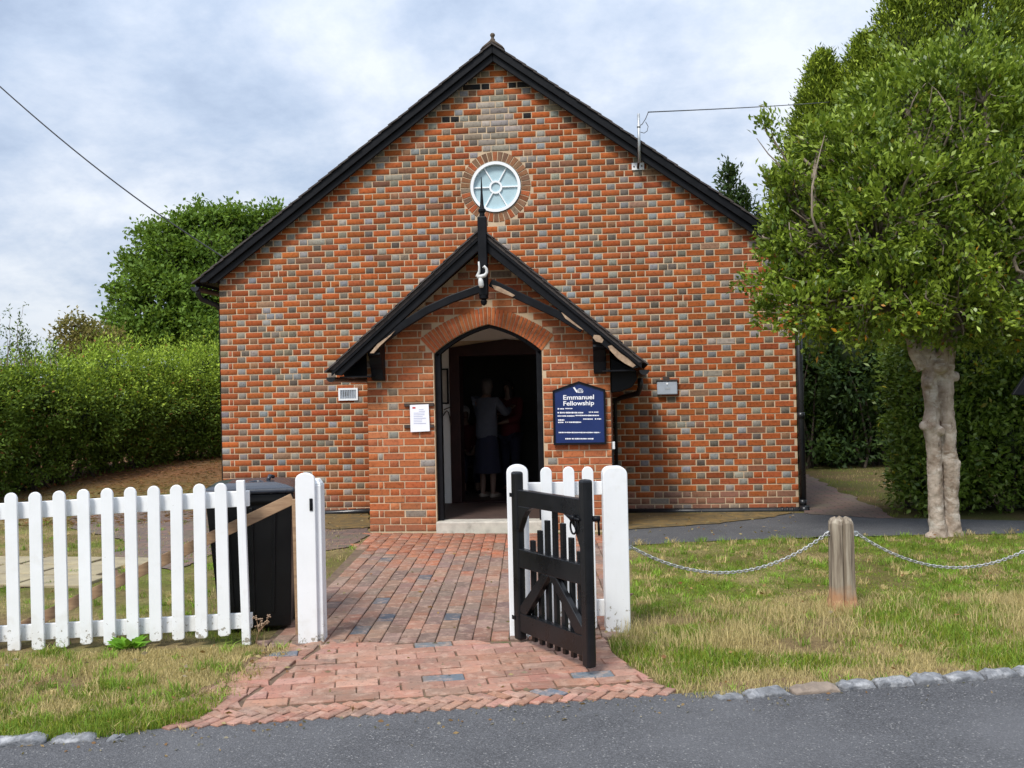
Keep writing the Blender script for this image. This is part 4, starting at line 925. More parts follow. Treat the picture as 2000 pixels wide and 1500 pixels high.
# ================================================================== FENCES, POSTS, GATE
def post(name, label, px, py, d, w, hgt, zb=0., dep=.15, m=None, face=True, group=None):
    c = P(px, py, d); z0 = zb
    t = thing(name, label, 'post', (c.x, c.y, z0), group)
    n2 = 12; r = w/2; prof = [(-r, -.06), (r, -.06), (r, hgt-r*.72)]+[(r*math.cos(a), hgt-r*.72+r*.72*math.sin(a)) for a in np.linspace(.05, math.pi-.05, n2)]+[(-r, hgt-r*.72)]
    ang = math.atan2(RGT.y, RGT.x)
    Mx = Matrix.Translation((c.x, c.y, z0)) @ Matrix.Rotation(ang, 4, 'Z')
    return t, Mx, prof
lp, Mx, prof = post('gate_post', 'white gate post with round top and black latch plate beside the wheelie bin', 606, 1250, 6.22, .118, 1.03)
b = MB(); b.prism([(x-.008, -.03, z) for x, z in prof], (0, .03, 0), Mx); obj('face_board', b, M_WHITED, lp, bevel=.005)
b = MB(); b.box((-.075, .0005, -.06), (.082, .125, .955), Mx); b.prism([(-.075, .0005, .955), (.082, .0005, .955), (.06, .02, .985), (-.06, .02, .985)], (0, .10, 0), Mx); obj('shaft', b, M_WHITED, lp, bevel=.006)
b = MB(); b.box((.018, -.036, .80), (.038, -.0305, .875), Mx); b.box((.023, -.046, .82), (.033, -.036, .855), Mx); obj('latch_plate', b, M_BLACK, lp, bevel=.003)
hp, Mx, prof = post('gate_post', 'white round topped post that the black gate hangs from', 1017, 1243, 6.27, .132, 1.045)
b = MB(); b.prism([(x, -.03, z) for x, z in prof], (0, .105, 0), Mx); obj('shaft', b, M_WHITED, hp, bevel=.007)
rp, Mx, prof = post('gate_post', 'broad white post right of the gate where the chain ends', 1206.5, 1229, 6.37, .152, 1.02)
prof = [(-.076, -.06), (.076, -.06), (.076, .955)]+[(.076-.05+.05*math.cos(a), .965+.05*math.sin(a)) for a in np.linspace(0, math.pi/2, 6)]+[(-.026+.05*math.cos(a), .965+.05*math.sin(a)) for a in np.linspace(math.pi/2, math.pi, 6)]+[(-.076, .955)]
b = MB(); b.prism([(x, -.05, z) for x, z in prof], (0, .13, 0), Mx); obj('shaft', b, M_WHITED, rp, bevel=.006)
b = MB(); b.tube([Mx @ Vector((.076, .02, .50)), Mx @ Vector((.098, .02, .50))], .012, 8); obj('chain_eye', b, M_GALV, rp)

def picket(px, yt, xb, yb, d, w, parent, rnd=True, th=.02, name='picket', m=None):
    top, bot = P(px, yt, d), P(xb, yb, d); ax = (top-bot).normalized(); ln = (top-bot).length; r = _r0.copy(); nn = r.cross(ax).normalized(); r = ax.cross(nn)
    if nn.dot(FWD) > 0: nn = -nn
    Mm = Matrix(((r.x, nn.x, ax.x, bot.x), (r.y, nn.y, ax.y, bot.y), (r.z, nn.z, ax.z, bot.z), (0, 0, 0, 1)))
    hw = w/2
    if rnd: pf_ = [(-hw, .012), (-hw*.6, 0), (hw*.7, .004), (hw, .014), (hw, ln-hw)]+[(hw*math.cos(a), ln-hw+hw*math.sin(a)) for a in np.linspace(.2, math.pi-.2, 8)]+[(-hw, ln-hw)]
    else: pf_ = [(-hw, 0), (hw, 0), (hw, ln), (-hw, ln)]
    b = MB(); b.prism([(x, 0, z) for x, z in pf_], (0, th, 0), Mm); o = obj(name, b, m or M_WHITED, parent, bevel=.004)
    if name == 'picket':
        nb = MB()
        for t_ in (.90, .095):
            c = Mm @ Vector((random.uniform(-.006, .006), 0, ln*t_)); nb.beam(c-nn*.001, c+nn*.0012, .006, .006)
        stuff(obj('nail_heads', nb, M_IRON, o))
    return o
fx = P(240, 1262, 6.27); fence = thing('picket_fence', 'long white picket fence with rounded pales along the left verge', 'fence', (fx.x, fx.y, 0))
tops = [(-258, 982), (-211, 979), (-164, 976.5), (-117, 973.5), (-70, 970), (-24, 966.5), (22.7, 962), (70.3, 960.5), (117.5, 958), (163.7, 955), (210, 953), (256, 951), (301, 948.5), (345, 946.5), (390, 944.5), (432.5, 943)]
bots = [(-252, 1292), (-205, 1289), (-158, 1286), (-111, 1282), (-64, 1279), (-17, 1276), (30, 1273), (77, 1269), (124, 1264), (170.5, 1258), (216.5, 1259), (261.5, 1254.5), (306, 1252), (350, 1249.5), (395, 1246.5), (439.5, 1242)]
for k, (tp, bt) in enumerate(zip(tops, bots)): picket(tp[0]+random.uniform(-.8, .8), tp[1], bt[0], bt[1], 6.25, .074 if k > 8 else .077, fence)
picket(471, 937.5, 483, 1258, 6.25, .050, fence, False, .03, 'end_batten')
for (xa, ya, yb_), (xc, yc, yd) in (((-280, 998, 1031), (486, 958.5, 989)), ((-280, 1238, 1270), (492, 1197, 1227))):
    p1, p2, p3, p4 = P(xa, ya, 6.275), P(xa, yb_, 6.275), P(xc, yd, 6.275), P(xc, yc, 6.275); b = MB(); b.prism([p1, p2, p3, p4], _f0*.028); obj('rail', b, M_WHITED, fence, bevel=.003)
b = MB(); b.box((-.04, 0, -.1), (.04, .06, .95), Matrix.Translation(P(-300, 1270, 6.31)*1.0-Vector((0, 0, P(-300, 1270, 6.31).z)))); obj('fence_post', b, M_WHITED, fence)

fx = P(1110, 1240, 6.4); fence2 = thing('picket_fence', 'short white picket panel between the gate post and broad post', 'fence', (fx.x, fx.y, 0))
for tx, ty, bx_, by in ((1066, 912, 1073.5, 1228), (1110, 911, 1117, 1228), (1147, 911, 1155, 1228)): picket(tx, ty, bx_, by, 6.40, .071, fence2)
for y0_, y1_ in ((941, 967), (1172, 1204)):
    b = MB(); b.prism([P(1030, y0_+2, 6.425), P(1030, y1_+2, 6.425), P(1188, y1_-1, 6.425), P(1188, y0_-1, 6.425)], _f0*.03); obj('rail', b, M_WHITED, fence2, bevel=.003)

A3, B3 = P(1011, 1240, 6.13), P(1158, 1300, 5.42); A3.z = B3.z = 0
gu = (B3-A3); GL = gu.length; gu.normalize(); gn = Vector((-gu.y, gu.x, 0)); gn = gn if gn.dot(CAM-A3) > 0 else -gn
GM = Matrix(((gu.x, -gn.x, 0, A3.x), (gu.y, -gn.y, 0, A3.y), (0, 0, 1, .018), (0, 0, 0, 1)))       # local: x along gate, -y front, z up
gate = thing('garden_gate', 'low black wooden garden gate standing open with stepped pales and diagonal braces', 'gate', (A3.x, A3.y, 0))
GH = 1.0
def gbox(name, x0, z0, x1, z1, y0=-.02, y1=.02, bev=.004, m=M_BLACKG):
    b = MB(); b.box((x0, y0, z0), (x1, y1, z1), GM); return obj(name, b, m, gate, bevel=bev)
gbox('hinge_stile', 0, 0, .068, GH, -.028, .028, .014); gbox('latch_stile', GL-.068, 0, GL, GH, -.028, .028, .014)
gbox('top_rail', .067, .80, GL-.067, .895); gbox('middle_rail', .067, .435, GL-.067, .545); gbox('bottom_rail', .067, .055, GL-.067, .165)
def gprism(name, pts, y0, y1):
    b = MB(); b.prism([(x, y0, z) for x, z in pts], (0, y1-y0, 0), GM); return obj(name, b, M_BLACKG, gate, bevel=.004)
a0, a1 = .067, GL-.067; mid = GL/2
gprism('corner_bracket', [(a0, .80), (a0+.16, .80), (a0+.10, .775), (a0+.06, .735), (a0, .64)], -.0195, .018)
gprism('corner_bracket', [(a1, .80), (a1-.17, .80), (a1-.11, .775), (a1-.06, .735), (a1, .62)], -.0195, .018)
gprism('brace', [(mid-.075, .435), (mid+.005, .435), (a0+.075, .165), (a0, .165), (a0, .205)], -.019, .017)
gprism('brace', [(mid+.075, .435), (mid-.004, .435), (a1-.075, .165), (a1, .165), (a1, .205)], -.0185, .0165)
for k, h in enumerate((.60, .668, .735, .80, .735, .665, .60)):
    x = a0+(a1-a0)*(k+1)/8; gbox('pale', x-.017, .005, x+.017, h, .0205, .044, .003)
b = MB(); 
ringp = [GM @ Vector((GL-.115+.030*math.cos(t), -.030, .745+.042*math.sin(t))) for t in np.linspace(0, 2*math.pi, 15)]
b.tube(ringp, .0055, 6, caps=False); b.tube([GM @ Vector((GL-.115, -.018, .79)), GM @ Vector((GL-.115, -.045, .79))], .016, 8); b.tube([GM @ Vector((GL-.16, -.028, .79)), GM @ Vector((GL-.05, -.034, .785))], .008, 6); obj('latch_ring', b, M_BLACK, gate, smooth=True)
b = MB(); b.tube([GM @ Vector((GL-.01, .028, .79)), GM @ Vector((GL+.005, .062, .79))], .016, 8); b.tube([GM @ Vector((GL, .055, .80)), GM @ Vector((GL, .058, .70))], .006, 6); obj('latch_bar', b, M_BLACK, gate, smooth=True)
for z in (.86, .13):
    b = MB(); b.tube([GM @ Vector((-.008, .0, z-.02)), GM @ Vector((-.008, .0, z+.02))], .010, 8); b.box((-.01, -.031, z-.012), (.03, -.0285, z+.012), GM); obj('hinge', b, M_BLACK, gate)

# brown planks behind the fence
p1, p2 = P(20, 1236, 6.36), P(572, 974, 6.40); b = MB(); b.beam(p1, p2, .025, .070, up=(0, 0, 1)); plk = obj('plank', b, M_TIMBER, bevel=.003)
tag(plk, 'long sawn brown plank leaning diagonally behind the white pickets', 'plank')
p1, p2 = P(575, 975, 6.38), P(583, 1255, 6.42); p2.z = 0; b = MB(); b.beam(p2, p1, .022, .03, up=tuple(RGT)); tag(obj('plank', b, M_TIMBER, bevel=.003), 'narrow brown batten standing upright between bin and gate post', 'plank')

# ---------------------------------------------------------------- wheelie bin
bc = P(505, 1245, 6.78); bc.z = 0
wb = thing('wheelie_bin', 'black wheelie bin with shiny domed lid behind the end of the fence', 'bin', tuple(bc))
ang = math.atan2(_r0.y, _r0.x)+R(-9)
BM = Matrix.Translation(bc) @ Matrix.Rotation(ang+R(17), 4, 'Z') @ Matrix.Diagonal((.97, .97, .945, 1))
def loft(secs, m, name, parent, bev=.012, smooth=False):
    b = MB(); vs = []; n = 4
    for z, x0, x1, y0, y1 in secs: vs += [BM @ Vector(p) for p in ((x0, y0, z), (x1, y0, z), (x1, y1, z), (x0, y1, z))]
    m_ = len(secs); b.add(vs, [(i*4+k, i*4+(k+1) % 4, i*4+4+(k+1) % 4, i*4+4+k) for i in range(m_-1) for k in range(4)]+[(3, 2, 1, 0), tuple((m_-1)*4+k for k in range(4))])
    return obj(name, b, m, parent, bevel=bev, seg=3)
loft([(.02, -.215, .235, -.23, .22), (.10, -.225, .24, -.24, .225), (.86, -.285, .262, -.30, .29), (.875, -.30, .275, -.318, .31), (.93, -.30, .275, -.318, .31)], M_BIN, 'body', wb, .018)
loft([(.931, -.315, .288, -.34, .32), (.965, -.315, .288, -.345, .32), (.985, -.25, .23, -.28, .27), (1.0, -.16, .15, -.20, .20)], M_LID, 'lid', wb, .02)
for x in (-.16, .0, .15):
    b = MB(); b.beam(BM @ Vector((x*.82, -.243, .12)), BM @ Vector((x, -.305, .84)), .022, .016, up=tuple(_f0)); obj('rib', b, M_BIN, wb, bevel=.004)
b = MB(); b.tube([BM @ Vector(p) for p in ((-.25, .34, .95), (.22, .34, .95))], .018, 10)
for x in (-.22, .19): b.tube([BM @ Vector((x, .30, .93)), BM @ Vector((x, .345, .95))], .02, 8)
obj('handle', b, M_BIN, wb, smooth=True)
for x in (-.245, .245):
    b = MB(); b.tube([BM @ Vector((x-.025, .17, .10)), BM @ Vector((x+.025, .17, .10))], .10, 20); obj('wheel', b, M_BIN, wb, bevel=.012)
b = MB(); b.tube([BM @ Vector((-.24, .17, .10)), BM @ Vector((.24, .17, .10))], .012, 8); obj('axle', b, M_GALV, wb)
b = MB(); b.tube([BM @ Vector((.02+.055*math.cos(t), -.16+.05*math.sin(t), .985+.014*abs(math.sin(t)))) for t in np.linspace(.2, 2.9, 9)], .010, 8); b.tube([BM @ Vector((.085, -.05, .99)), BM @ Vector((.10, -.03, 1.03)), BM @ Vector((.12, .0, 1.02))], .013, 8); obj('lid_grip', b, M_LID, wb, smooth=True)

# ---------------------------------------------------------------- timber bollard and chains
M_WEATH, t_, b_ = new_mat('weathered_post')
v_ = pos_n(t_, (14, 14, .9)); n_ = noise_n(t_, 2.2, 6, .65, v_)
c_ = ramp_n(t_, n_, [(.30, (.045, .033, .025)), (.42, (.18, .14, .10)), (.55, (.30, .25, .185)), (.72, (.43, .375, .29))])
sx_ = N(t_, 'ShaderNodeSeparateXYZ'); L(t_, pos_n(t_), sx_.inputs[0])
c_ = mix_n(t_, ramp_n(t_, math_n(t_, 'ADD', sx_.outputs[2], math_n(t_, 'MULTIPLY', noise_n(t_, 14, 4), .22)), [(.17, .85), (.27, 0.0)]), c_, (.38, .19, .09))
L(t_, c_, b_.inputs['Base Color']); b_.inputs['Roughness'].default_value = .85; bump_n(t_, b_, n_, .6, .012)
pb = P(1646, 1188, 6.87); pb.z = 0; tp = thing('timber_post', 'short weathered grey timber post with split sides holding two chains', 'post', tuple(pb))
b = MB(); nn_ = 40; vs = []; prof = [(.105, -.05), (.100, .0), (.088, .06), (.083, .13), (.081, .3), (.080, .50), (.078, .565), (.066, .588), (.035, .602)]
for r_, z in prof:
    for k in range(nn_):
        a = 2*math.pi*k/nn_+.2; sq = 1/max(abs(math.cos(a)), abs(math.sin(a)))**.62; cr = {29: .70, 28: .95, 24: .93, 33: .92, 20: .9, 35: .88}.get(k, 1); cr = 1-(1-cr)*(1 if .05 < z else .4)
        flare = 1+.10*math.sin(k*1.05)*(z < .04); vs.append((pb.x+r_*sq*cr*flare*math.cos(a), pb.y+r_*sq*cr*flare*math.sin(a), z+.008*math.sin(k*.85)*(z > .5)))
b.add(vs, [(i*nn_+k, i*nn_+(k+1) % nn_, (i+1)*nn_+(k+1) % nn_, (i+1)*nn_+k) for i in range(len(prof)-1) for k in range(nn_)]+[tuple((len(prof)-1)*nn_+k for k in range(nn_))]); obj('shaft', b, M_WEATH, tp)
for px in (1618, 1672):
    b = MB(); q = P(px, 1041, 6.87); qq = q.lerp(Vector((pb.x, pb.y, q.z)), .6); b.tube([q, qq], .006, 6); b.tube([q+Vector((.014*math.cos(t), 0, .014*math.sin(t)-.004)) for t in np.linspace(0, 6.28, 10)], .004, 5); obj('staple', b, M_GALV, tp)
def chain(p, q, low, label):
    p, q = Vector(p), Vector(q); m = (p+q)/2; sag = m.z-low
    N_ = 400; pts = [p.lerp(q, t)-Vector((0, 0, 4*sag*t*(1-t))) for t in np.linspace(0, 1, N_)]
    ln = [0]; 
    for a, c in zip(pts, pts[1:]): ln.append(ln[-1]+(c-a).length)
    b = MB(); n = int(ln[-1]/.0235); up = Vector((0, 0, 1))
    for i in range(n+1):
        s = ln[-1]*i/n; k = min(N_-2, int(np.searchsorted(ln, s))); c = pts[k]; t = (pts[k+1]-pts[max(0, k-1)]).normalized(); sd_ = t.cross(up).normalized(); u2 = sd_.cross(t)
        a = (sd_*.8+u2*.6) if i % 2 else (u2*.8-sd_*.6); a.normalize(); w = .0095; h = .0175
        ov = [c+t*(h*math.cos(x))+a*(w*math.sin(x)) for x in np.linspace(0, 2*math.pi, 11)]; b.tube(ov, .0036, 5, caps=False)
    tag(obj('chain', b, M_CHAIN, smooth=True), label, 'chain')
c1, c2 = P(1234, 1069, 6.39), P(1618, 1040, 6.86); chain(c1, c2, P(1420, 1119, 6.6).z, 'galvanised chain sagging from the broad white post to the timber post')
c1, c2 = P(1672, 1041, 6.88), P(2090, 1016, 7.1); chain(c1, c2, P(1860, 1108, 7.0).z, 'galvanised chain sagging from the timber post out at the right')

# black hood at the right edge
q = [P(2000+dx, y, 9.0) for dx, y in ((8, 724), (-24, 772), (30, 775), (90, 775), (40, 724))]
hd = thing('notice_case', 'black sloping corner of a hooded case at the right edge by the hedge', 'notice case', (q[2].x+.15, q[2].y, 0))
b = MB(); b.prism([q[0], q[1], q[3], q[4]], _f0*.35+_r0*.16); obj('hood', b, M_BLACK, hd, bevel=.01)
zc_ = q[2].z; m_ = (q[2]+q[3])/2; b = MB(); b.box((m_.x-.05, m_.y+.12, -.1), (m_.x+.05, m_.y+.22, zc_+.02)); obj('case_post', b, M_TIMBER, hd)

# ================================================================== PLANTS
def kites(base, d, length, width, col, seed=0, fold=.18, face=None):
    """one bent leaf per row: base (n,3), direction, sizes, colour -> verts, quads, colours"""
    g = np.random.default_rng(seed); n = len(base); d = d/np.linalg.norm(d, axis=1, keepdims=True)
    r = g.normal(size=(n, 3)) if face is None else face+g.normal(size=(n, 3))*.5; s = np.cross(d, r); s /= np.linalg.norm(s, axis=1, keepdims=True)+1e-9
    nn = np.cross(s, d); fl = np.where(nn[:, 2:3] < 0, -1, 1); nn = nn*fl
    l, w = length[:, None], width[:, None]; mid_ = base+d*l*.48; up = nn*w*fold
    V = np.stack([base, mid_+s*w/2+up, base+d*l-up*.6, mid_-s*w/2+up], 1).reshape(-1, 3)
    Fq = np.arange(4*n).reshape(n, 4); return V, Fq, np.repeat(col, 4, axis=0)
def ell_tips(lobes, n, g, shell=.62, lump=.22, freq=1.6, cull=None):
    vol = np.array([(l[1][0]*l[1][1]*l[1][2])**(2/3) for l in lobes]); cnt = np.maximum(8, (n*vol/vol.sum()).astype(int)); Ps, Ds = [], []
    for (c, r), k in zip(lobes, cnt):
        d = g.normal(size=(k, 3)); d /= np.linalg.norm(d, axis=1, keepdims=True)
        rr = np.where(g.random(k) < shell, g.uniform(.86, 1.02, k), g.random(k)**.5)
        rr *= 1+lump*2*(fbm(d*freq+np.array(c)*.7+50, 3)-.5)
        Ps.append(np.array(c)+d*rr[:, None]*np.array(r)); dd = d/np.array(r); Ds.append(dd/np.linalg.norm(dd, axis=1, keepdims=True))
    Pp, Dd = np.concatenate(Ps), np.concatenate(Ds)
    keep = np.ones(len(Pp), bool)                      # drop tips buried well inside a neighbouring lobe
    for c, r in lobes: keep &= (np.linalg.norm((Pp-np.array(c))/np.array(r), axis=1) > .55) | (g.random(len(Pp)) < .25)
    if cull is not None: keep &= cull(Pp)
    return Pp[keep], Dd[keep]
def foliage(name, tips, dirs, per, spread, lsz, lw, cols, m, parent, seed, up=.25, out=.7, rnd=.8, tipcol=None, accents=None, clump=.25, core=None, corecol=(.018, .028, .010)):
    g = np.random.default_rng(seed); n = len(tips); T_ = np.repeat(tips, per, 0); D_ = np.repeat(dirs, per, 0)
    t = g.random((len(T_), 1)); off = g.normal(size=T_.shape)*spread*.45-D_*spread*(t-.25)*1.1
    base = T_+off; d = D_*out+g.normal(size=T_.shape)*rnd*.6+np.array([0, 0, up])
    s = lsz*g.uniform(.65, 1.25, len(T_)); w = lw*g.uniform(.7, 1.25, len(T_))
    c1, c2 = np.array(cols[0]), np.array(cols[1]); cm = np.repeat(g.random(n), per)
    k = np.clip(.5+(g.random(len(T_))-.5)*1.0+(cm-.5)*2*clump, 0, 1)[:, None]; col = c1*(1-k)+c2*k
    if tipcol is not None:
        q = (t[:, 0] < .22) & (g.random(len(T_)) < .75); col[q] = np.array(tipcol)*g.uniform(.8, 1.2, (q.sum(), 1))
    if accents:
        for frac, cc, fn in accents:
            q = g.random(len(T_)) < frac*fn(base); col[q] = np.array(cc)*g.uniform(.7, 1.3, (q.sum(), 1))
    V, Fq, Cc = kites(base, d, s, w, col, seed+1, .18, D_*.55+np.array([0, 0, .65]))
    if core:  # dark lumps added inside the foliage to block light
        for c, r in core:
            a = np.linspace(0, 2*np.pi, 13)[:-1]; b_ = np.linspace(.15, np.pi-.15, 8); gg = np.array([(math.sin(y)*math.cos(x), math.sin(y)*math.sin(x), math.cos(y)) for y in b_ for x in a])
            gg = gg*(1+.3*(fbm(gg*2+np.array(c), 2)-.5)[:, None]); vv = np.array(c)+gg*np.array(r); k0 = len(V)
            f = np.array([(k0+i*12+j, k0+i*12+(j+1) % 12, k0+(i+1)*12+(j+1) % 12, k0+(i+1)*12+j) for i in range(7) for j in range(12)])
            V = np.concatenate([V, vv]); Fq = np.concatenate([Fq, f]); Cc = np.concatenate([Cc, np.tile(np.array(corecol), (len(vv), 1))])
    return np_mesh(name, V, Fq, Cc, m, parent)
def lob(px, py, rx, ry, d, rd=None):
    c = P(px, py, d); k = d/FPX; return (tuple(c), (rx*k, (rd if rd else rx)*k, ry*k))
def limb(b, p, q, r0, r1, bend=.15, n=7, sides=7):
    p, q = Vector(p), Vector(q); ln = (q-p).length; o = Vector((random.gauss(0, 1), random.gauss(0, 1), random.gauss(0, .5)))*ln*bend; pts = []
    for i in range(n):
        t = i/(n-1); pts.append(p.lerp(q, t)+o*math.sin(math.pi*t)+Vector((random.gauss(0, 1), random.gauss(0, 1), random.gauss(0, 1)))*ln*.012*(0 < i < n-1))
    b.tube(pts, [r0+(r1-r0)*i/(n-1) for i in range(n)], sides); return pts

# ---- evergreen tree with the pale double trunk
D0 = 10.0
tb = P(1848, 1045, D0); tb.z = 0
bay = thing('evergreen_tree', 'round leafy evergreen tree with pale twisted double trunk right of the chapel', 'tree', tuple(tb))
mb = MB()
def tk(pts, d=D0): return [P(x, y, d+e) for x, y, e in pts]
s1 = tk([(1836, 1062, 0), (1832, 1040, 0), (1829, 1010, 0), (1827, 960, 0), (1825, 900, 0), (1823, 860, 0), (1817, 832, -.01), (1822, 800, 0), (1818, 770, 0), (1815, 745, 0), (1822, 715, 0), (1812, 690, .02), (1800, 662, .05), (1790, 630, .1)])
s2 = tk([(1861, 1062, .03), (1861, 1040, .03), (1860, 1010, .03), (1858, 970, .03), (1858, 915, .02), (1853, 880, .02), (1852, 840, .02), (1848, 800, .02), (1847, 770, .02), (1847, 740, .02), (1847, 715, 0), (1850, 690, 0), (1855, 660, -.03), (1866, 630, -.05)])
k_ = D0/FPX
mb.tube(s1, [24*k_, 17*k_, 15*k_, 14.5*k_, 14*k_, 14*k_, 17*k_, 14.5*k_, 14*k_, 15*k_, 17*k_, 17*k_, 14*k_, 12*k_], 14, wob=.06)
mb.tube(s2, [22*k_, 16*k_, 14.5*k_, 14*k_, 17*k_, 14*k_, 15*k_, 14.5*k_, 15*k_, 15*k_, 16*k_, 16*k_, 14*k_, 12*k_], 14, wob=.06)
for (x, y, e, r) in ((1806, 832, -.03, 10), (1812, 748, -.05, 11), (1868, 905, 0, 9), (1838, 842, -.07, 9), (1835, 715, -.06, 16), (1792, 690, 0, 12), (1866, 735, 0, 9), (1872, 1046, 0, 11), (1818, 1050, -.02, 11)):
    c = P(x, y, D0+e); mb.lathe([(r*k_*.3, -r*k_), (r*k_*.85, -r*k_*.6), (r*k_, 0), (r*k_*.85, r*k_*.6), (r*k_*.3, r*k_)], c, 10)
mb.tube(tk([(1805, 720, 0), (1788, 690, 0), (1778, 655, .05), (1755, 610, .1)]), [14*k_, 13*k_, 11*k_, 8*k_], 10); mb.tube(tk([(1838, 712, -.05), (1846, 680, -.1), (1866, 658, -.12), (1880, 640, -.1)]), [13*k_, 11*k_, 9*k_, 8*k_], 10)
tr = obj('trunk', mb, M_BARK, bay, smooth=True); rm = tr.modifiers.new('fuse', 'REMESH'); rm.mode = 'VOXEL'; rm.voxel_size = .011; rm.use_smooth_shade = True
sm_ = tr.modifiers.new('smooth', 'SMOOTH'); sm_.iterations = 2; sm_.factor = .5
tx_ = bpy.data.textures.new('bark_lumps', 'CLOUDS'); tx_.noise_scale = .07; dm_ = tr.modifiers.new('lumps', 'DISPLACE'); dm_.texture = tx_; dm_.strength = .022; dm_.texture_coords = 'GLOBAL'
blob = [lob(1850, 250, 170, 150, 10.1), lob(1680, 330, 120, 120, 10.1), lob(1610, 470, 110, 110, 10.0), lob(1575, 600, 85, 60, 9.8), lob(1720, 580, 130, 90, 9.7), lob(1900, 480, 180, 170, 9.9), lob(1990, 300, 170, 190, 10.3), lob(1860, 590, 120, 74, 9.6), lob(1985, 610, 120, 80, 9.9), lob(1770, 215, 80, 60, 10.2), lob(1900, 165, 110, 75, 10.3), lob(1535, 370, 42, 55, 10.0), lob(1510, 555, 46, 48, 9.9), lob(1525, 470, 45, 40, 10.0), lob(1600, 290, 50, 50, 10.1), lob(2120, 450, 150, 200, 10.2), lob(1740, 420, 150, 140, 9.7)]
g = np.random.default_rng(3); tips, dirs = ell_tips(blob, 2700, g, .72, .55, 3.0); pk = g.random(len(tips)) < .10; bc_ = np.array(tuple(P(1850, 400, 10.0))); tips = np.where(pk[:, None], tips+dirs*g.uniform(.05, .26, (len(tips), 1)), tips)
low_ = lambda B: np.clip((2.9-B[:, 2])/1.6, 0, 1)
limbs = MB(); tops_ = [s1[-1], s2[-1], Vector(tk([(1755, 610, .1)])[0]), Vector(tk([(1880, 640, -.1)])[0])]
for c, r in blob:
    st = min(tops_, key=lambda q: (q-Vector(c)).length); pts = limb(limbs, st, Vector(c), .05, .022, .12)
    for _ in range(15):
        d = Vector(g.normal(size=3)); d.normalize(); e = Vector(c)+Vector((d.x*r[0], d.y*r[1], d.z*r[2]))*1.02; limb(limbs, pts[random.randint(2, 6)], e, .018, .004, .18, 7, 5)
obj('limbs', limbs, M_TWIG, bay, smooth=True)
tw = MB()
for i in g.choice(len(tips), 420, replace=False):
    p, d = Vector(tips[i]), Vector(dirs[i]); q = p-d*random.uniform(.15, .35)+Vector(g.normal(size=3))*.06; tw.tube([q, p.lerp(q, .5)+Vector(g.normal(size=3))*.02, p+d*.04], [.005, .004, .002], 4)
for pts in (((1545, 330), (1510, 270), (1500, 225)), ((1530, 300), (1498, 262), (1486, 232)), ((1550, 350), (1500, 300), (1478, 270))): tw.tube([P(x, y, 9.9) for x, y in pts], [.009, .006, .003], 5)
q = [P(x, y, 9.3) for x, y in ((2030, 560), (2004, 535), (1987, 528), (1980, 508), (1986, 496), (2003, 488), (2030, 470))]; tw.tube(q, [.016, .017, .018, .016, .014, .012, .01], 7)
stuff(obj('twigs', tw, M_TWIG, bay))
ext = np.array([tuple(P(x, y, 9.9)) for x, y in ((1500, 225), (1486, 232), (1495, 240), (1512, 270), (1505, 340), (1510, 352), (1520, 380), (1500, 420), (1515, 440))]); tips = np.concatenate([tips, ext]); dirs = np.concatenate([dirs, np.tile([[-.4, 0, .9]], (len(ext), 1))])
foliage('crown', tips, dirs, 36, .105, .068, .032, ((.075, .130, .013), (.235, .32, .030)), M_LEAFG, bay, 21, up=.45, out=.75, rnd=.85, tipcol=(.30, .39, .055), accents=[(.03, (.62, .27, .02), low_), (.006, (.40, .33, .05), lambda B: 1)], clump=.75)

# ---- conifers behind it
def conifer(name, label, spires, n, seed, cols, tipcol, group=None, per=20, lsz=.11, lw=.034):
    c0 = P(spires[0][0], 1000, spires[0][4]); c0.z = 0; t = thing(name, label, 'tree', tuple(c0), group); tm = MB(); TP, DP = [], []; g = np.random.default_rng(seed); tot = sum(s[2]*(s[3]-s[1]) for s in spires); cores = []
    for x, yt, hw, yb, d in spires:
        top, bot = P(x, yt, d), P(x, yb, d); bot.z = max(bot.z, 0.2); k = d/FPX; h = top.z-bot.z; m_ = int(n*hw*(yb-yt)/tot); u = g.random(m_); ph = g.random(m_)*2*np.pi
        rad = hw*k*np.clip(1.15*(1-u)**.62, 0, 1)*(.78+.3*fbm(np.c_[np.cos(ph)*1.6+x, np.sin(ph)*1.6, u*h*1.1], 3)+.06*g.normal(size=m_)); 
        inner = np.where(g.random(m_) < .72, 1, g.random(m_)**.5); rad = rad*inner
        TP.append(np.c_[top.x+np.cos(ph)*rad+(bot.x-top.x)*(1-u), top.y+np.sin(ph)*rad+(bot.y-top.y)*(1-u), bot.z+u*h]); DP.append(np.c_[np.cos(ph), np.sin(ph), .75+0*ph]/1.25)
        tm.tube([Vector((bot.x, bot.y, -.1)), bot.lerp(top, .5), top-Vector((0, 0, .1))], [.12, .06, .01], 8)
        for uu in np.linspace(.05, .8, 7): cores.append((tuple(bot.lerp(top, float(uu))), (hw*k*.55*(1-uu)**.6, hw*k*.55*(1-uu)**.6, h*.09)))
    obj('trunk', tm, M_BARKD, t, smooth=True)
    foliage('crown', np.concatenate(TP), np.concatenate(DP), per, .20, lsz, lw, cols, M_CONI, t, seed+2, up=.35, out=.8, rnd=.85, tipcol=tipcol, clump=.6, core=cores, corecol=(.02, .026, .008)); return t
CC = ((.070, .115, .011), (.20, .265, .022)); CT = (.36, .45, .045)
conifer('conifer', 'tall yellowish green conifer rising above the evergreen tree at top right', [(1870, -200, 230, 760, 22), (1765, -40, 170, 720, 21.4), (2030, -140, 210, 760, 22.6)], 9500, 31, CC, CT, 'conifers behind the evergreen tree')
conifer('conifer', 'lower conifer with two pointed tips left of the tall one', [(1608, 108, 140, 760, 22.2), (1690, 72, 150, 760, 21.8)], 5600, 37, CC, CT, 'conifers behind the evergreen tree')
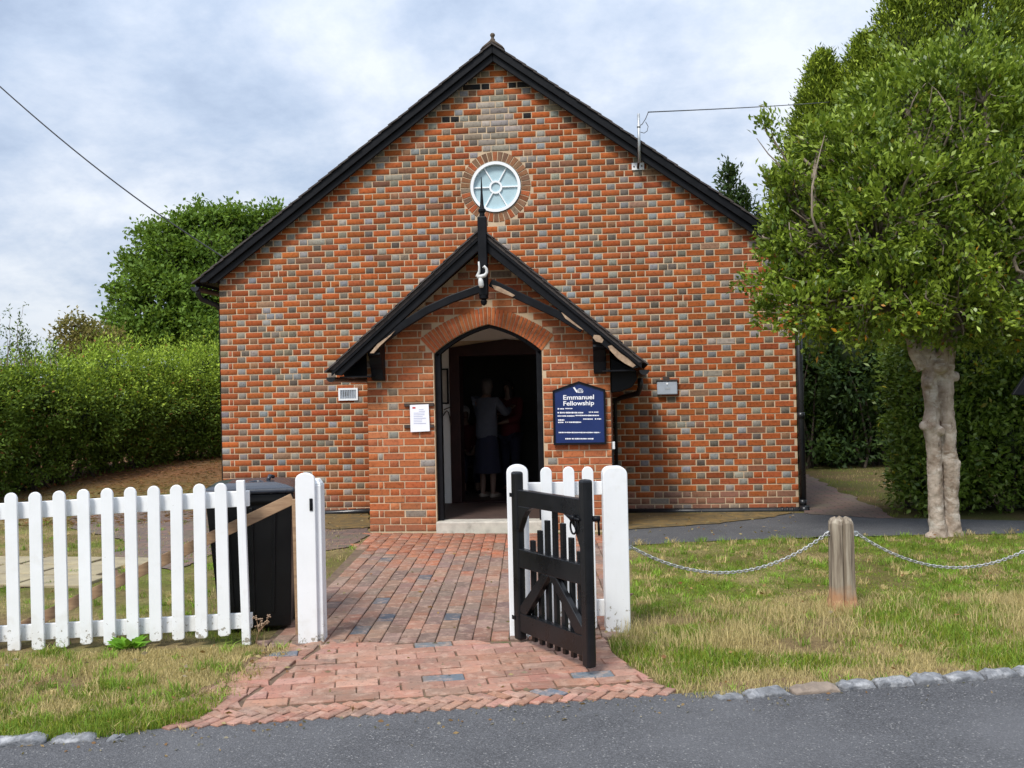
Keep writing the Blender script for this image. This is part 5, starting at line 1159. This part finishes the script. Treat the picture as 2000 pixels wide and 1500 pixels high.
conifer('conifer', 'small yellow green conifer showing just above the right roof edge', [(1548, 405, 60, 760, 22.6)], 700, 41, ((.07, .10, .012), (.16, .19, .022)), (.24, .27, .03), 'conifers behind the evergreen tree')
conifer('conifer', 'dark leaning conifer tip against the sky beside the right roof slope', [(1424, 322, 26, 560, 20), (1452, 375, 30, 700, 20), (1480, 430, 45, 900, 20)], 800, 43, ((.018, .040, .012), (.04, .075, .02)), (.05, .09, .025), None, 14, .12, .045)

# ---- hedges
def hedge(name, label, lobes, n, seed, cols, lsz, lw, m, per, spread, tipcol=None, accents=None, cull=None, topglow=None, up=.2, rnd=.9, foot=None):
    c0 = Vector(lobes[0][0]); c0.z = 0; t = thing(name, label, 'hedge', tuple(c0)); g = np.random.default_rng(seed); tips, dirs = ell_tips(lobes, n, g, .75, .34, 2.2, cull); up_ = (dirs[:, 2] > .45) & (g.random(len(tips)) < .22); tips[up_, 2] += g.uniform(.04, .26, int(up_.sum()))
    st = MB()
    for c, r in lobes:
        for _ in range(3): limb(st, Vector((c[0]+random.gauss(0, .1), c[1]+random.gauss(0, .1), float(gz(c[0], c[1]))-.05)), Vector(c)+Vector(g.normal(size=3))*.25*r[2], .03, .01, .06, 5, 5)
    obj('stems', st, M_BARKD, t)
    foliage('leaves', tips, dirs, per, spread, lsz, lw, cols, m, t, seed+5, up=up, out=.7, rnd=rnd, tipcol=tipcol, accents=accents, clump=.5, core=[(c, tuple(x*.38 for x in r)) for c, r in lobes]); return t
hl = []
ha, hb = Vector((-8.75, -3.6, 0)), Vector((-5.35, 8.2, 0)); hd_ = (hb-ha).normalized(); hn = Vector((hd_.y, -hd_.x, 0))
nh = 17
for i in range(nh):
    t = i/(nh-1); p = ha.lerp(hb, t)-hn*.75; hz = 1.74+.46*t
    for z, rz, rxy in ((.42, .45, .72), (.85, .62, .80), (1.25, .62, .84), (hz-.42, .50, .74)):
        hl.append(((p.x+random.gauss(0, .10), p.y+random.gauss(0, .15), z+float(gz(p.x, p.y))*.8+random.gauss(0, .09)), (rxy*random.uniform(.86, 1.15), random.uniform(.5, .8), rz*random.uniform(.85, 1.2))))
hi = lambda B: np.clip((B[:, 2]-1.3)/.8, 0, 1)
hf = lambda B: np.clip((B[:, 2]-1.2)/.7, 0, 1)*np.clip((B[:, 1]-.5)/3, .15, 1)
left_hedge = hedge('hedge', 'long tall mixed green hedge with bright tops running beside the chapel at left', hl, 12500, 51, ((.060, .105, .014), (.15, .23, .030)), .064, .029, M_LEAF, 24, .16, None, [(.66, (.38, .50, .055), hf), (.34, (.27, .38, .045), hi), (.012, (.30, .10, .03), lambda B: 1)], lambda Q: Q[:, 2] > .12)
sh = MB(); ft, fd = [], []
for (x, y, h) in ((4, 640, 50), (18, 665, 70), (42, 640, 30), (52, 665, 50), (62, 690, 55), (38, 600, 10), (96, 690, 85), (70, 680, 60), (10, 610, 20), (28, 670, 80), (110, 700, 50), (48, 680, 75)):
    p = P(x+random.uniform(-4, 4), 715, 13.6); q = P(x+random.uniform(-10, 10), y-h*.35, 13.6); pts = limb(sh, p, q, .006, .002, .05, 7, 4)
    for k in range(2, 7):
        for _ in range(3): ft.append(tuple(pts[k]+Vector((random.gauss(0, .02), random.gauss(0, .02), random.gauss(0, .03))))); fd.append((random.gauss(0, .7), random.gauss(0, .7), .6))
obj('shoots', sh, M_TWIG, left_hedge); foliage('shoot_leaves', np.array(ft), np.array(fd), 2, .05, .055, .024, ((.05, .085, .02), (.10, .15, .035)), M_LEAF, left_hedge, 77)
rl = [lob(x, y, rx, ry, d, 120) for x, y, rx, ry, d in ((1850, 870, 95, 150, 12.1), (1960, 870, 110, 160, 12.1), (1805, 940, 55, 80, 12.0), (1795, 790, 60, 140, 12.2), (2060, 870, 110, 160, 12.1), (1880, 730, 110, 120, 12.3), (2000, 720, 110, 120, 12.3), (1800, 690, 70, 90, 12.4), (2150, 850, 100, 190, 12.1))]
hedge('hedge', 'dark glossy clipped hedge behind the pale trunk at right', rl, 2900, 57, ((.070, .125, .016), (.18, .27, .034)), .078, .036, M_LEAFG, 22, .16, (.19, .26, .05), [(.01, (.45, .38, .04), lambda B: 1)], lambda Q: Q[:, 2] > .05)
bl = [lob(x, y, rx, ry, d, 90) for x, y, rx, ry, d in ((1575, 860, 60, 60, 19), (1640, 865, 60, 55, 19), (1710, 870, 60, 50, 19), (1660, 700, 90, 110, 18.6), (1580, 690, 70, 110, 18.6), (1740, 720, 80, 120, 18.6), (1590, 800, 70, 120, 19.6), (1660, 790, 70, 130, 19.8), (1730, 800, 70, 120, 19.6), (1620, 690, 80, 100, 20), (1710, 690, 80, 110, 20), (1800, 760, 70, 160, 20), (1540, 760, 50, 150, 20.2), (1500, 720, 60, 160, 21), (1600, 620, 70, 80, 20.5), (1880, 760, 80, 170, 20))]
hedge('hedge', 'shadowy dark green hedge at the far end of the side path', bl, 2900, 61, ((.02, .042, .012), (.05, .09, .024)), .12, .055, M_LEAF, 16, .22, None, None, lambda Q: Q[:, 2] > .1)

# ---- oak and small olive-coloured tree behind the left hedge
def broadleaf(name, label, lobes, n, seed, cols, lsz, lw, per, spread, trunk, tr_r, tipcol=None, shell=.6, m=None):
    b0 = P(*trunk); b0.z = 0; t = thing(name, label, 'tree', tuple(b0)); g = np.random.default_rng(seed); tips, dirs = ell_tips(lobes, n, g, shell, .42, 2.6)
    tm = MB(); cz = min(l[0][2]-l[1][2] for l in lobes); fork = Vector((b0.x, b0.y, max(.8, cz+.4))); tm.tube([Vector((b0.x, b0.y, -.2)), Vector((b0.x, b0.y, fork.z*.5)), fork], [tr_r*1.3, tr_r, tr_r*.85], 10, wob=.05); obj('trunk', tm, M_BARKD, t, smooth=True)
    lm_ = MB()
    for c, r in lobes:
        pts = limb(lm_, fork, Vector(c), tr_r*.55, tr_r*.2, .1, 8, 6)
        for _ in range(5):
            d = Vector(g.normal(size=3)); d.normalize(); limb(lm_, pts[random.randint(3, 7)], Vector(c)+Vector((d.x*r[0], d.y*r[1], d.z*r[2]))*.9, tr_r*.16, tr_r*.03, .12, 6, 5)
    obj('limbs', lm_, M_BARKD, t, smooth=True)
    foliage('crown', tips, dirs, per, spread, lsz, lw, cols, m or M_LEAF, t, seed+3, up=.2, out=.6, rnd=.9, tipcol=tipcol, clump=.5); return t
ol = [lob(x, y, rx, ry, d) for x, y, rx, ry, d in ((400, 490, 60, 38, 34), (330, 500, 48, 34, 34), (295, 462, 36, 26, 34.5), (262, 585, 40, 28, 33.5), (300, 545, 46, 32, 33.2), (355, 565, 48, 30, 33), (430, 560, 60, 44, 34), (448, 425, 40, 24, 35), (528, 425, 38, 24, 36), (385, 432, 42, 26, 34.5), (345, 450, 34, 22, 34), (295, 630, 60, 28, 33), (370, 625, 54, 30, 33), (420, 660, 70, 35, 33), (500, 520, 70, 60, 36), (228, 565, 18, 14, 33.5), (232, 625, 28, 22, 33.5), (480, 450, 50, 34, 35.5), (265, 520, 34, 26, 34), (250, 660, 40, 24, 33), (330, 670, 60, 24, 33))]
broadleaf('oak_tree', 'large dark green broadleaf tree behind the left roof slope', ol, 2700, 71, ((.070, .135, .016), (.17, .28, .034)), .17, .10, 15, .34, (395, 900, 34), .30, (.14, .23, .04))
sl_ = [lob(140, 632, 26, 13, 30), lob(175, 640, 26, 14, 30.5), lob(120, 655, 14, 12, 30), lob(190, 662, 28, 18, 30), lob(150, 665, 30, 18, 30), lob(215, 665, 30, 22, 31), lob(180, 690, 60, 25, 30)]
broadleaf('small_tree', 'small olive brown tree peeping over the left hedge', sl_, 520, 81, ((.15, .125, .04), (.30, .25, .08)), .13, .065, 9, .26, (160, 900, 30), .12)

# ---- weeds and dry stalk by the fence
wc = G(250, 1266); wd = thing('leafy_weed', 'bright green lettuce like weed under the picket fence', 'weed', tuple(wc))
g = np.random.default_rng(4); n = 46; a = g.random(n)*6.28; el = g.uniform(.15, 1.0, n); d = np.c_[np.cos(a)*np.cos(el), np.sin(a)*np.cos(el), np.sin(el)]
V, Fq, Cc = kites(np.tile(np.array(wc), (n, 1))+d*np.array([.05, .03, .01])*g.random((n, 1)), d*np.array([1.15, .8, .6]), g.uniform(.06, .125, n), g.uniform(.03, .055, n), np.array([.15, .34, .025])*g.uniform(.6, 1.25, (n, 1)), 9); np_mesh('leaves', V, Fq, Cc, M_LEAF, wd)
dc = G(500, 1256); ds = thing('dry_stalk', 'dry brown flower stalk in front of the black bin', 'weed', tuple(dc)); b = MB(); heads = []
for x, y in ((501, 1207), (509, 1211), (526, 1204), (522, 1215), (505, 1222), (513, 1218)):
    e = P(x, y, 6.15); b.tube([dc, dc.lerp(P(506, 1232, 6.15), .9), e], [.004, .003, .002], 5); heads.append(e)
obj('stem', b, M_TIMBER, ds)
for h in heads:
    b = MB()
    for _ in range(9): o = Vector((random.gauss(0, .008), random.gauss(0, .008), random.gauss(0, .005))); b.lathe([(.001, -.005), (.006, 0), (.001, .005)], h+o, 5)
    obj('seed_head', b, M_BARE, ds)

# ---- grass: blades as one uncountable mass
def blades(x, y, h, w, col, seed, lean=.45):
    g = np.random.default_rng(seed); n = len(x); z = gz(x, y)-.012; a = g.random(n)*6.28; b = g.random(n)*6.28; le = lean*g.random(n)
    base = np.c_[x, y, z]; side = np.c_[np.cos(a), np.sin(a), 0*a]*w[:, None]/2; ln = np.c_[np.cos(b)*le, np.sin(b)*le, 0*b]*h[:, None]; up = np.c_[0*h, 0*h, h]
    m1 = base+up*.55+ln*.3; tip = base+up*(1-.25*le)[:, None]+ln
    V = np.stack([base-side, base+side, m1+side*.75, m1-side*.75, tip], 1).reshape(-1, 3); i = (np.arange(n)*5)[:, None]
    Fq = np.concatenate([i+np.array([0, 1, 2]), i+np.array([0, 2, 3]), i+np.array([3, 2, 4])]); return V, Fq, np.repeat(col, 5, 0)
def grow(name, poly, n, hfun, seed, box, dens=None):
    g = np.random.default_rng(seed); x = g.uniform(box[0], box[1], n*4); y = g.uniform(box[2], box[3], n*4)
    k = inpoly(x, y, poly); x, y = x[k], y[k]
    d = np.hypot(x-CAM.x, y-CAM.y); k = g.random(len(x)) < np.clip((6.0/d)**1.6, 0, 1)
    if dens is not None: k &= g.random(len(x)) < dens(x, y)
    x, y = x[k][:n], y[k][:n]; gm = grass_mix(x, y); bare = fbm(np.c_[x*2+7, y*2, x*0+2], 3); k = g.random(len(x)) < np.clip(1.25-1.3*np.clip(bare*2-.75, 0, 1), .08, 1); x, y, gm = x[k], y[k], gm[k]
    isg = g.random(len(x)) < np.clip(gm*1.15, 0, .97)
    cg = np.array([.185, .285, .034])*(1-gm[:, None]*.0)*g.uniform(.55, 1.35, (len(x), 1))*np.array([1, 1, 1]); cs = np.array([.62, .50, .235])*g.uniform(.5, 1.2, (len(x), 1))
    cg[:, 0] *= g.uniform(.8, 1.5, len(x)); col = np.where(isg[:, None], cg, cs); h = hfun(x, y, gm, isg, g); w = np.where(isg, .0042, .0032)*g.uniform(.7, 1.4, len(x))
    V, Fq, Cc = blades(x, y, h, w, col, seed+1, .8); return stuff(np_mesh(name, V, Fq, Cc, M_GRASS))
def h_lawn(x, y, gm, isg, g):
    r = road_r(x, y); b = np.where(r > 1.9, .016, .034)+.020*sst(.35, .75, gm)*(r < 1.2); tall = (~isg) & (np.abs(r-1.15) < .42) & (g.random(len(x)) < .42)
    return np.where(tall, .095, b)*g.uniform(.5, 1.35, len(x))
grow('grass', POLY_LAWN, 150000, h_lawn, 101, (1.0, 7.5, -7.8, -1.9))
grow('grass', POLY_VERGE, 70000, lambda x, y, gm, isg, g: (.026+.030*sst(.4, .9, gm))*g.uniform(.5, 1.4, len(x)), 103, (-4.6, -.2, -9.2, -6.4))
def d_gar(x, y): return np.clip(.35+1.6*(fbm(np.c_[x*1.3, y*1.3, x*0+5], 3)-.42), .04, .8)
grow('grass', POLY_GARDEN, 45000, lambda x, y, gm, isg, g: .026*g.uniform(.5, 1.5, len(x)), 105, (-7.5, -.2, -7.4, -.5), d_gar)
PATCH = GP([(632, 1092), (668, 1088), (660, 1098), (632, 1114)]); grow('grass', PATCH, 2500, lambda x, y, gm, isg, g: .035*g.uniform(.5, 1.4, len(x)), 107, (-2.5, .5, -6, -2))
SIDEG = GP([(1600, 918), (1755, 912), (1775, 1005), (1745, 1010), (1690, 982), (1640, 958), (1590, 934)]); grow('grass', SIDEG, 9000, lambda x, y, gm, isg, g: .035*g.uniform(.5, 1.4, len(x)), 109, (3.5, 7, -1.5, 7))
EDGE = GP([(560, 1256), (1000, 1243), (1000, 1251), (690, 1262), (560, 1272)]); grow('grass', EDGE, 1500, lambda x, y, gm, isg, g: .018*g.uniform(.5, 1.6, len(x)), 111, (-1.2, 1.2, -7, -6), lambda x, y: np.clip(2.2*(fbm(np.c_[x*4, y*4, x*0], 3)-.35), 0, 1))
def tufts(name, poly, n, seed, box, hmul=1.):
    g = np.random.default_rng(seed); cx_ = g.uniform(box[0], box[1], n*5); cy_ = g.uniform(box[2], box[3], n*5); k = inpoly(cx_, cy_, poly) & (g.random(n*5) < .25+.75*grass_mix(cx_, cy_)); cx_, cy_ = cx_[k][:n], cy_[k][:n]; m_ = len(cx_)
    per = 26; sz = g.uniform(.5, 1.4, m_)*hmul; x = np.repeat(cx_, per)+g.normal(size=m_*per)*.022*np.repeat(sz, per); y = np.repeat(cy_, per)+g.normal(size=m_*per)*.022*np.repeat(sz, per)
    dry = np.repeat(g.random(m_) < .35, per); base = np.where(dry[:, None], np.array([.55, .43, .20]), np.array([.23, .36, .045])); col = base*np.repeat(g.uniform(.6, 1.25, m_), per)[:, None]*g.uniform(.7, 1.3, (m_*per, 1))
    V, Fq, Cc = blades(x, y, np.repeat(sz, per)*.055*g.uniform(.5, 1.3, m_*per), .0048*g.uniform(.7, 1.4, m_*per), col, seed+1, 1.3); return stuff(np_mesh(name, V, Fq, Cc, M_GRASS))
tufts('grass_tufts', POLY_LAWN, 800, 121, (1.0, 7.5, -7.8, -1.9)); tufts('grass_tufts', POLY_VERGE, 420, 123, (-4.6, -.2, -9.2, -6.4), 1.15); tufts('grass_tufts', POLY_GARDEN, 300, 125, (-7.5, -.2, -7.4, -.5), .8)
tufts('grass_tufts', GP([(552, 1258), (510, 1292), (465, 1322), (380, 1378), (336, 1412), (230, 1445), (270, 1400), (420, 1320), (500, 1262)]), 60, 133, (-2, 0, -9, -6.4), .8)
tufts('grass_tufts', GP([(630, 1088), (672, 1084), (662, 1102), (632, 1116)]), 30, 131, (-2, .5, -6, -2), .9)
KEDGE = GP([(1345, 1362), (1420, 1360), (2150, 1300), (2150, 1290), (1420, 1350), (1340, 1352)]); tufts('grass_tufts', KEDGE, 70, 127, (1.4, 5, -7.8, -6.2), .75); tufts('grass_tufts', GP([(-60, 1450), (240, 1440), (380, 1424), (380, 1412), (200, 1430), (-60, 1440)]), 50, 129, (-3, 0, -9, -7.6), .8)
# brown needles on the soil bank
g = np.random.default_rng(18); x = g.uniform(-7.5, -3.75, 9000); y = g.uniform(-1.0, 7.5, 9000); d = g.normal(size=(9000, 3))*np.array([1, 1, .2])
V, Fq, Cc = kites(np.c_[x, y, gz(x, y)+.004], d, g.uniform(.05, .13, 9000), g.uniform(.006, .016, 9000), np.array([(.26, .11, .045), (.19, .08, .035), (.30, .15, .065), (.10, .06, .03)])[g.integers(0, 4, 9000)], 5, .1); stuff(np_mesh('needle_litter', V, Fq, Cc, M_GRASS))
# fallen leaves, grit on the paving
g = np.random.default_rng(8); V_, F_, C_, k0 = [], [], [], 0
for poly, n, box in ((POLY_LAWN, 170, (1, 7, -7.8, -2)), (POLY_VERGE, 110, (-4, 0, -9, -6.5)), (POLY_PATH, 80, (-1.5, 1.8, -6.8, -1.8)), (POLY_APRON, 45, (-1, 2, -8.4, -6.3)), (GP([(1190, 1003), (1560, 1002), (1560, 1040), (1190, 1060)]), 90, (1, 4, -3, 0)), (GP([(560, 1003), (722, 999), (722, 1036), (560, 1040)]), 60, (-3, 0, -3, 0))):
    x = g.uniform(box[0], box[1], n*6); y = g.uniform(box[2], box[3], n*6); k = inpoly(x, y, poly); x, y = x[k][:n], y[k][:n]; n_ = len(x)
    d = g.normal(size=(n_, 3))*np.array([1, 1, .15]); cc = np.array([(.34, .21, .08), (.25, .12, .05), (.38, .30, .14), (.28, .22, .15)])[g.integers(0, 4, n_)]
    V, Fq, Cc = kites(np.c_[x, y, gz(x, y)+.008+(.02 if poly in (POLY_LAWN, POLY_VERGE) else 0)], d, g.uniform(.015, .045, n_), g.uniform(.01, .025, n_), cc, 3, .1); V_.append(V); F_.append(Fq+k0); C_.append(Cc); k0 += len(V)
sr = g.uniform(-2.5, 7, 420); rr2 = -np.abs(g.normal(size=420))*.16+.02; pts_ = np.c_[E0.x+EDIR.x*sr+ENOR.x*rr2, E0.y+EDIR.y*sr+ENOR.y*rr2, np.full(420, -.030)]
cc = np.array([(.30, .20, .09), (.22, .12, .055), (.20, .17, .12), (.32, .28, .2)])[g.integers(0, 4, 420)]; V, Fq, Cc = kites(pts_, g.normal(size=(420, 3))*np.array([1, 1, .1]), g.uniform(.008, .035, 420), g.uniform(.006, .018, 420), cc, 6, .1); V_.append(V); F_.append(Fq+k0); C_.append(Cc); k0 += len(V)
stuff(np_mesh('leaf_litter', np.concatenate(V_), np.concatenate(F_), np.concatenate(C_), M_GRASS))

# ================================================================== PEOPLE IN THE DOORWAY
M_SKIN = mat('skin', (.22, .135, .10), .55, .06, 9, 0); M_CARD = mat('cardigan_cloth', (.10, .112, .14), .9, .1, 20, .2, 120); M_NAVY = mat('navy_cloth', (.02, .022, .045), .9, .15, 12, .2, 90); M_RED = mat('red_cloth', (.095, .008, .013), .85, .12, 14, .2, 90)
M_HAIRD = mat('dark_hair', (.022, .016, .013), .6, .3, 30, .4, 90); M_HAIRG = mat('grey_hair', (.10, .085, .075), .65, .25, 30, .4, 90); M_HAIRW = mat('white_hair', (.55, .54, .53), .65, .15, 30, .4, 90)
M_SHOE = mat('sandal', (.33, .27, .22), .6, .1, 10, 0); M_CHAIR = mat('chair_wood', (.05, .035, .028), .5, .3, 8, 0)
def skin_mesh(name, pts, edges, rad, m, parent, sub=2):
    me = bpy.data.meshes.new(name); me.from_pydata([tuple(p) for p in pts], edges, []); o = obj(name, me, m, parent)
    sk_ = o.modifiers.new('skin', 'SKIN'); sk_.use_smooth_shade = True
    for i, r in enumerate(rad): me.skin_vertices[0].data[i].radius = r if isinstance(r, tuple) else (r, r); me.skin_vertices[0].data[i].use_root = (i == 0)
    s_ = o.modifiers.new('sub', 'SUBSURF'); s_.levels = s_.render_levels = sub; return o
def person(label, base, face, H_, arms, top_m, low_m, hair_m, hair_len, skirt, seated=False, bend=0., group='people inside the doorway'):
    t = thing('person', label, 'person', base, group); k = H_/1.6; bx_ = Vector(base); fa = math.radians(face)
    fwd = Vector((math.sin(fa), math.cos(fa), 0)); rt = Vector((fwd.y, -fwd.x, 0))
    def Q(x, y, z): return bx_+rt*(x*k)+fwd*((y+bend*max(0, z-.85)**1.2)*k)+Vector((0, 0, z*k))
    hz = .45 if seated else .86; dz = hz-.86
    nodes = [Q(0, 0, hz), Q(0, .0, hz+.18), Q(0, .0, hz+.38), Q(0, .01, hz+.50), Q(0, .03, hz+.57), Q(0, .045, hz+.65), Q(0, .04, hz+.73)]
    rad = [(.125*k, .10*k), (.115*k, .09*k), (.13*k, .095*k), (.075*k, .06*k), .048*k, (.068*k, .080*k), (.058*k, .066*k)]; ed = [(i, i+1) for i in range(6)]
    def chain_(par, pts, rr):
        last = par
        for p, r in zip(pts, rr): nodes.append(p); rad.append(r*k if not isinstance(r, tuple) else r); ed.append((last, len(nodes)-1)); last = len(nodes)-1
        return last
    for s, (e, h) in zip((-1, 1), arms):
        wi = chain_(2, [Q(s*.17, .0, hz+.46), Q(*e), Q(*h)], [.052, .042, .030])
        hd_ = Vector(Q(*h))-Vector(Q(*e)); hd_.normalize(); hh = nodes[wi]; sd_ = hd_.cross(Vector((0, 0, 1))); sd_ = sd_.normalized() if sd_.length > .05 else rt
        pm = chain_(wi, [hh+hd_*.05*k], [(.034*k, .018*k)])
        for f in range(4): a_ = chain_(pm, [hh+hd_*.10*k+sd_*(f-1.5)*.017*k, hh+hd_*(.135-.008*abs(f-1.3))*k+sd_*(f-1.5)*.018*k-Vector((0, 0, .012*k))], [.0085, .007])
        chain_(wi, [hh+hd_*.04*k+sd_*.035*k, hh+hd_*.075*k+sd_*.048*k], [.010, .008])
    for s in (-1, 1):
        if seated: pts_ = [Q(s*.085, .05, hz), Q(s*.10, .38, hz+.01), Q(s*.10, .40, .10), Q(s*.10, .40, .04), Q(s*.10, .52, .03)]
        else: pts_ = [Q(s*.085, 0, hz-.06), Q(s*.085, .015, .47), Q(s*.085, 0, .10), Q(s*.085, -.01, .045), Q(s*.095, .12, .03)]
        chain_(0, pts_, [.085, .056, .037, .036, (.036*k, .024*k)])
    skin_mesh('body', nodes, ed, rad, M_SKIN, t)
    hc = nodes[5]; f_ = MB()
    f_.lathe([(.004, -.018), (.012, -.010), (.009, .01), (.003, .03)], hc+fwd*.082*k-Vector((0, 0, .0)), 6); obj('nose', f_, M_SKIN, t, smooth=True)
    f_ = MB()
    for s in (-1, 1): f_.lathe([(.002, -.008), (.010, 0), (.002, .008)], hc+fwd*.070*k+rt*s*.028*k+Vector((0, 0, .02*k)), 8)
    obj('eyes', f_, M_HAIRD, t); f_ = MB(); f_.beam(hc+fwd*.074*k-rt*.02*k-Vector((0, 0, .042*k)), hc+fwd*.074*k+rt*.02*k-Vector((0, 0, .042*k)), .01, .009); obj('mouth', f_, M_RED, t)
    f_ = MB()
    for s in (-1, 1): f_.lathe([(.003, -.022), (.012, -.008), (.013, .012), (.004, .025)], hc+rt*s*.072*k-fwd*.005, 8)
    obj('ears', f_, M_SKIN, t)
    cp = [nodes[0]+Vector((0, 0, -.10*k)), nodes[0]+Vector((0, 0, .02)), nodes[1], nodes[2], nodes[3]-Vector((0, 0, .01))]; cr = [(.175*k, .145*k), (.170*k, .142*k), (.162*k, .135*k), (.165*k, .128*k), (.085*k, .074*k)]; ce = [(i, i+1) for i in range(4)]
    for s, (e, h) in zip((-1, 1), arms):
        i0 = len(cp); cp += [Q(s*.17, .0, hz+.46), Q(*e), Vector(Q(*e)).lerp(Q(*h), .72)]; cr += [.070*k, .062*k, .052*k]; ce += [(3, i0), (i0, i0+1), (i0+1, i0+2)]
    skin_mesh('top', cp, ce, cr, top_m, t)
    if skirt:
        b = MB(); vs = []; nn = 24; zs = [(hz+.03, .138, .108), (hz-.12, .165, .14), (hz-.3, .175, .155), (.36, .20, .175), (.33, .198, .173)]
        for z, rx, ry in zs:
            for j in range(nn):
                a = 2*math.pi*j/nn; fl = 1+.05*math.sin(a*7)*(hz-z)/.5; vs.append(Q(rx*fl*math.cos(a), ry*fl*math.sin(a)-bend*max(0, z-.85)**1.2, z))
        b.add(vs, [(i*nn+j, i*nn+(j+1) % nn, (i+1)*nn+(j+1) % nn, (i+1)*nn+j) for i in range(len(zs)-1) for j in range(nn)]); obj('skirt', b, low_m, t, smooth=True)
    else:
        lp_, le, lr = [nodes[0]], [], [(.14*k, .115*k)]
        for s in (-1, 1):
            i0 = len(lp_)
            lp_ += [Q(s*.085, .05, hz), Q(s*.10, .38, hz+.01), Q(s*.10, .40, .12)] if seated else [Q(s*.085, 0, hz-.07), Q(s*.085, .015, .47), Q(s*.085, 0, .08)]
            lr += [.098*k, .070*k, .055*k]; le += [(0, i0), (i0, i0+1), (i0+1, i0+2)]
        skin_mesh('trousers', lp_, le, lr, low_m, t)
    b = MB(); hp_ = []; nn = 18
    for i in range(9):
        ph = math.pi*(.0+.74*i/8); 
        for j in range(nn):
            a = 2*math.pi*j/nn; fr = max(0, math.cos(a)); r_ = .092*k*(1+.05*math.sin(5*a+i)); z_ = math.cos(ph)*.105*k
            if i > 3: r_ *= (1-.30*fr*(i-3)/5) ; z_ += fr*.075*k*(i-3)/5
            drop = hair_len*k*(1-fr)*max(0, (i-5)/3); v = hc+fwd*(math.cos(a)*r_*math.sin(ph)*1.02-.012*k)+rt*(math.sin(a)*r_*math.sin(ph)*.92)+Vector((0, 0, z_+.022*k-drop)); hp_.append(v)
    b.add(hp_, [(i*nn+j, i*nn+(j+1) % nn, (i+1)*nn+(j+1) % nn, (i+1)*nn+j) for i in range(8) for j in range(nn)]); o = obj('hair', b, hair_m, t, smooth=True); sd2 = o.modifiers.new('thick', 'SOLIDIFY'); sd2.thickness = .012
    for s in (-1, 1):
        b = MB(); fx_ = Q(s*.10, .46, .0) if seated else Q(s*.09, .05, .0); b.tube([fx_-fwd*.10*k+Vector((0, 0, .018)), fx_+Vector((0, 0, .016)), fx_+fwd*.11*k+Vector((0, 0, .012))], [.030, .038, .030], 8); obj('shoe', b, M_SHOE if skirt else M_BLACK, t, smooth=True)
    return t
FLZ = .128
w1 = F(952, 900, .62); person('person with short grey hair seen from behind in pale blue cardigan and dark skirt', (w1.x, w1.y, FLZ), 28, 1.52, (((-.20, .10, 1.10), (-.10, .30, 1.12)), ((.22, .14, 1.14), (.14, .40, 1.22))), M_CARD, M_NAVY, M_HAIRG, .06, True)
w2 = F(998, 900, 1.25); person('person with long dark hair in red top facing the doorway', (w2.x, w2.y, FLZ), 205, 1.50, (((-.21, .12, 1.08), (-.06, .30, 1.02)), ((.20, .12, 1.08), (.05, .32, 1.10))), M_RED, M_NAVY, M_HAIRD, .24, False)
w3 = F(908, 900, 1.5); person('seated person with white hair at the left inside the doorway', (w3.x, w3.y, FLZ), 160, 1.55, (((-.20, .14, .72), (-.08, .32, .60)), ((.20, .14, .72), (.08, .32, .60))), M_RED, M_NAVY, M_HAIRW, .03, False, True)
ch = thing('chair', 'dark wooden chair under the seated person inside the doorway', 'chair', (w3.x, w3.y, FLZ)); CMx = Matrix.Translation((w3.x, w3.y, FLZ)) @ Matrix.Rotation(R(-160), 4, 'Z')
b = MB(); b.box((-.21, -.18, .335), (.21, .22, .365), CMx); obj('seat', b, M_CHAIR, ch, bevel=.008)
b = MB(); b.box((-.21, -.215, .62), (.21, -.19, .86), CMx); obj('backrest', b, M_CHAIR, ch, bevel=.008)
for x in (-.19, .19):
    b = MB(); b.box((x-.018, .17, .0), (x+.018, .205, .334), CMx); obj('leg', b, M_CHAIR, ch)
    b = MB(); b.box((x-.018, -.189, .0), (x+.018, -.1805, .86), CMx); obj('leg', b, M_CHAIR, ch)
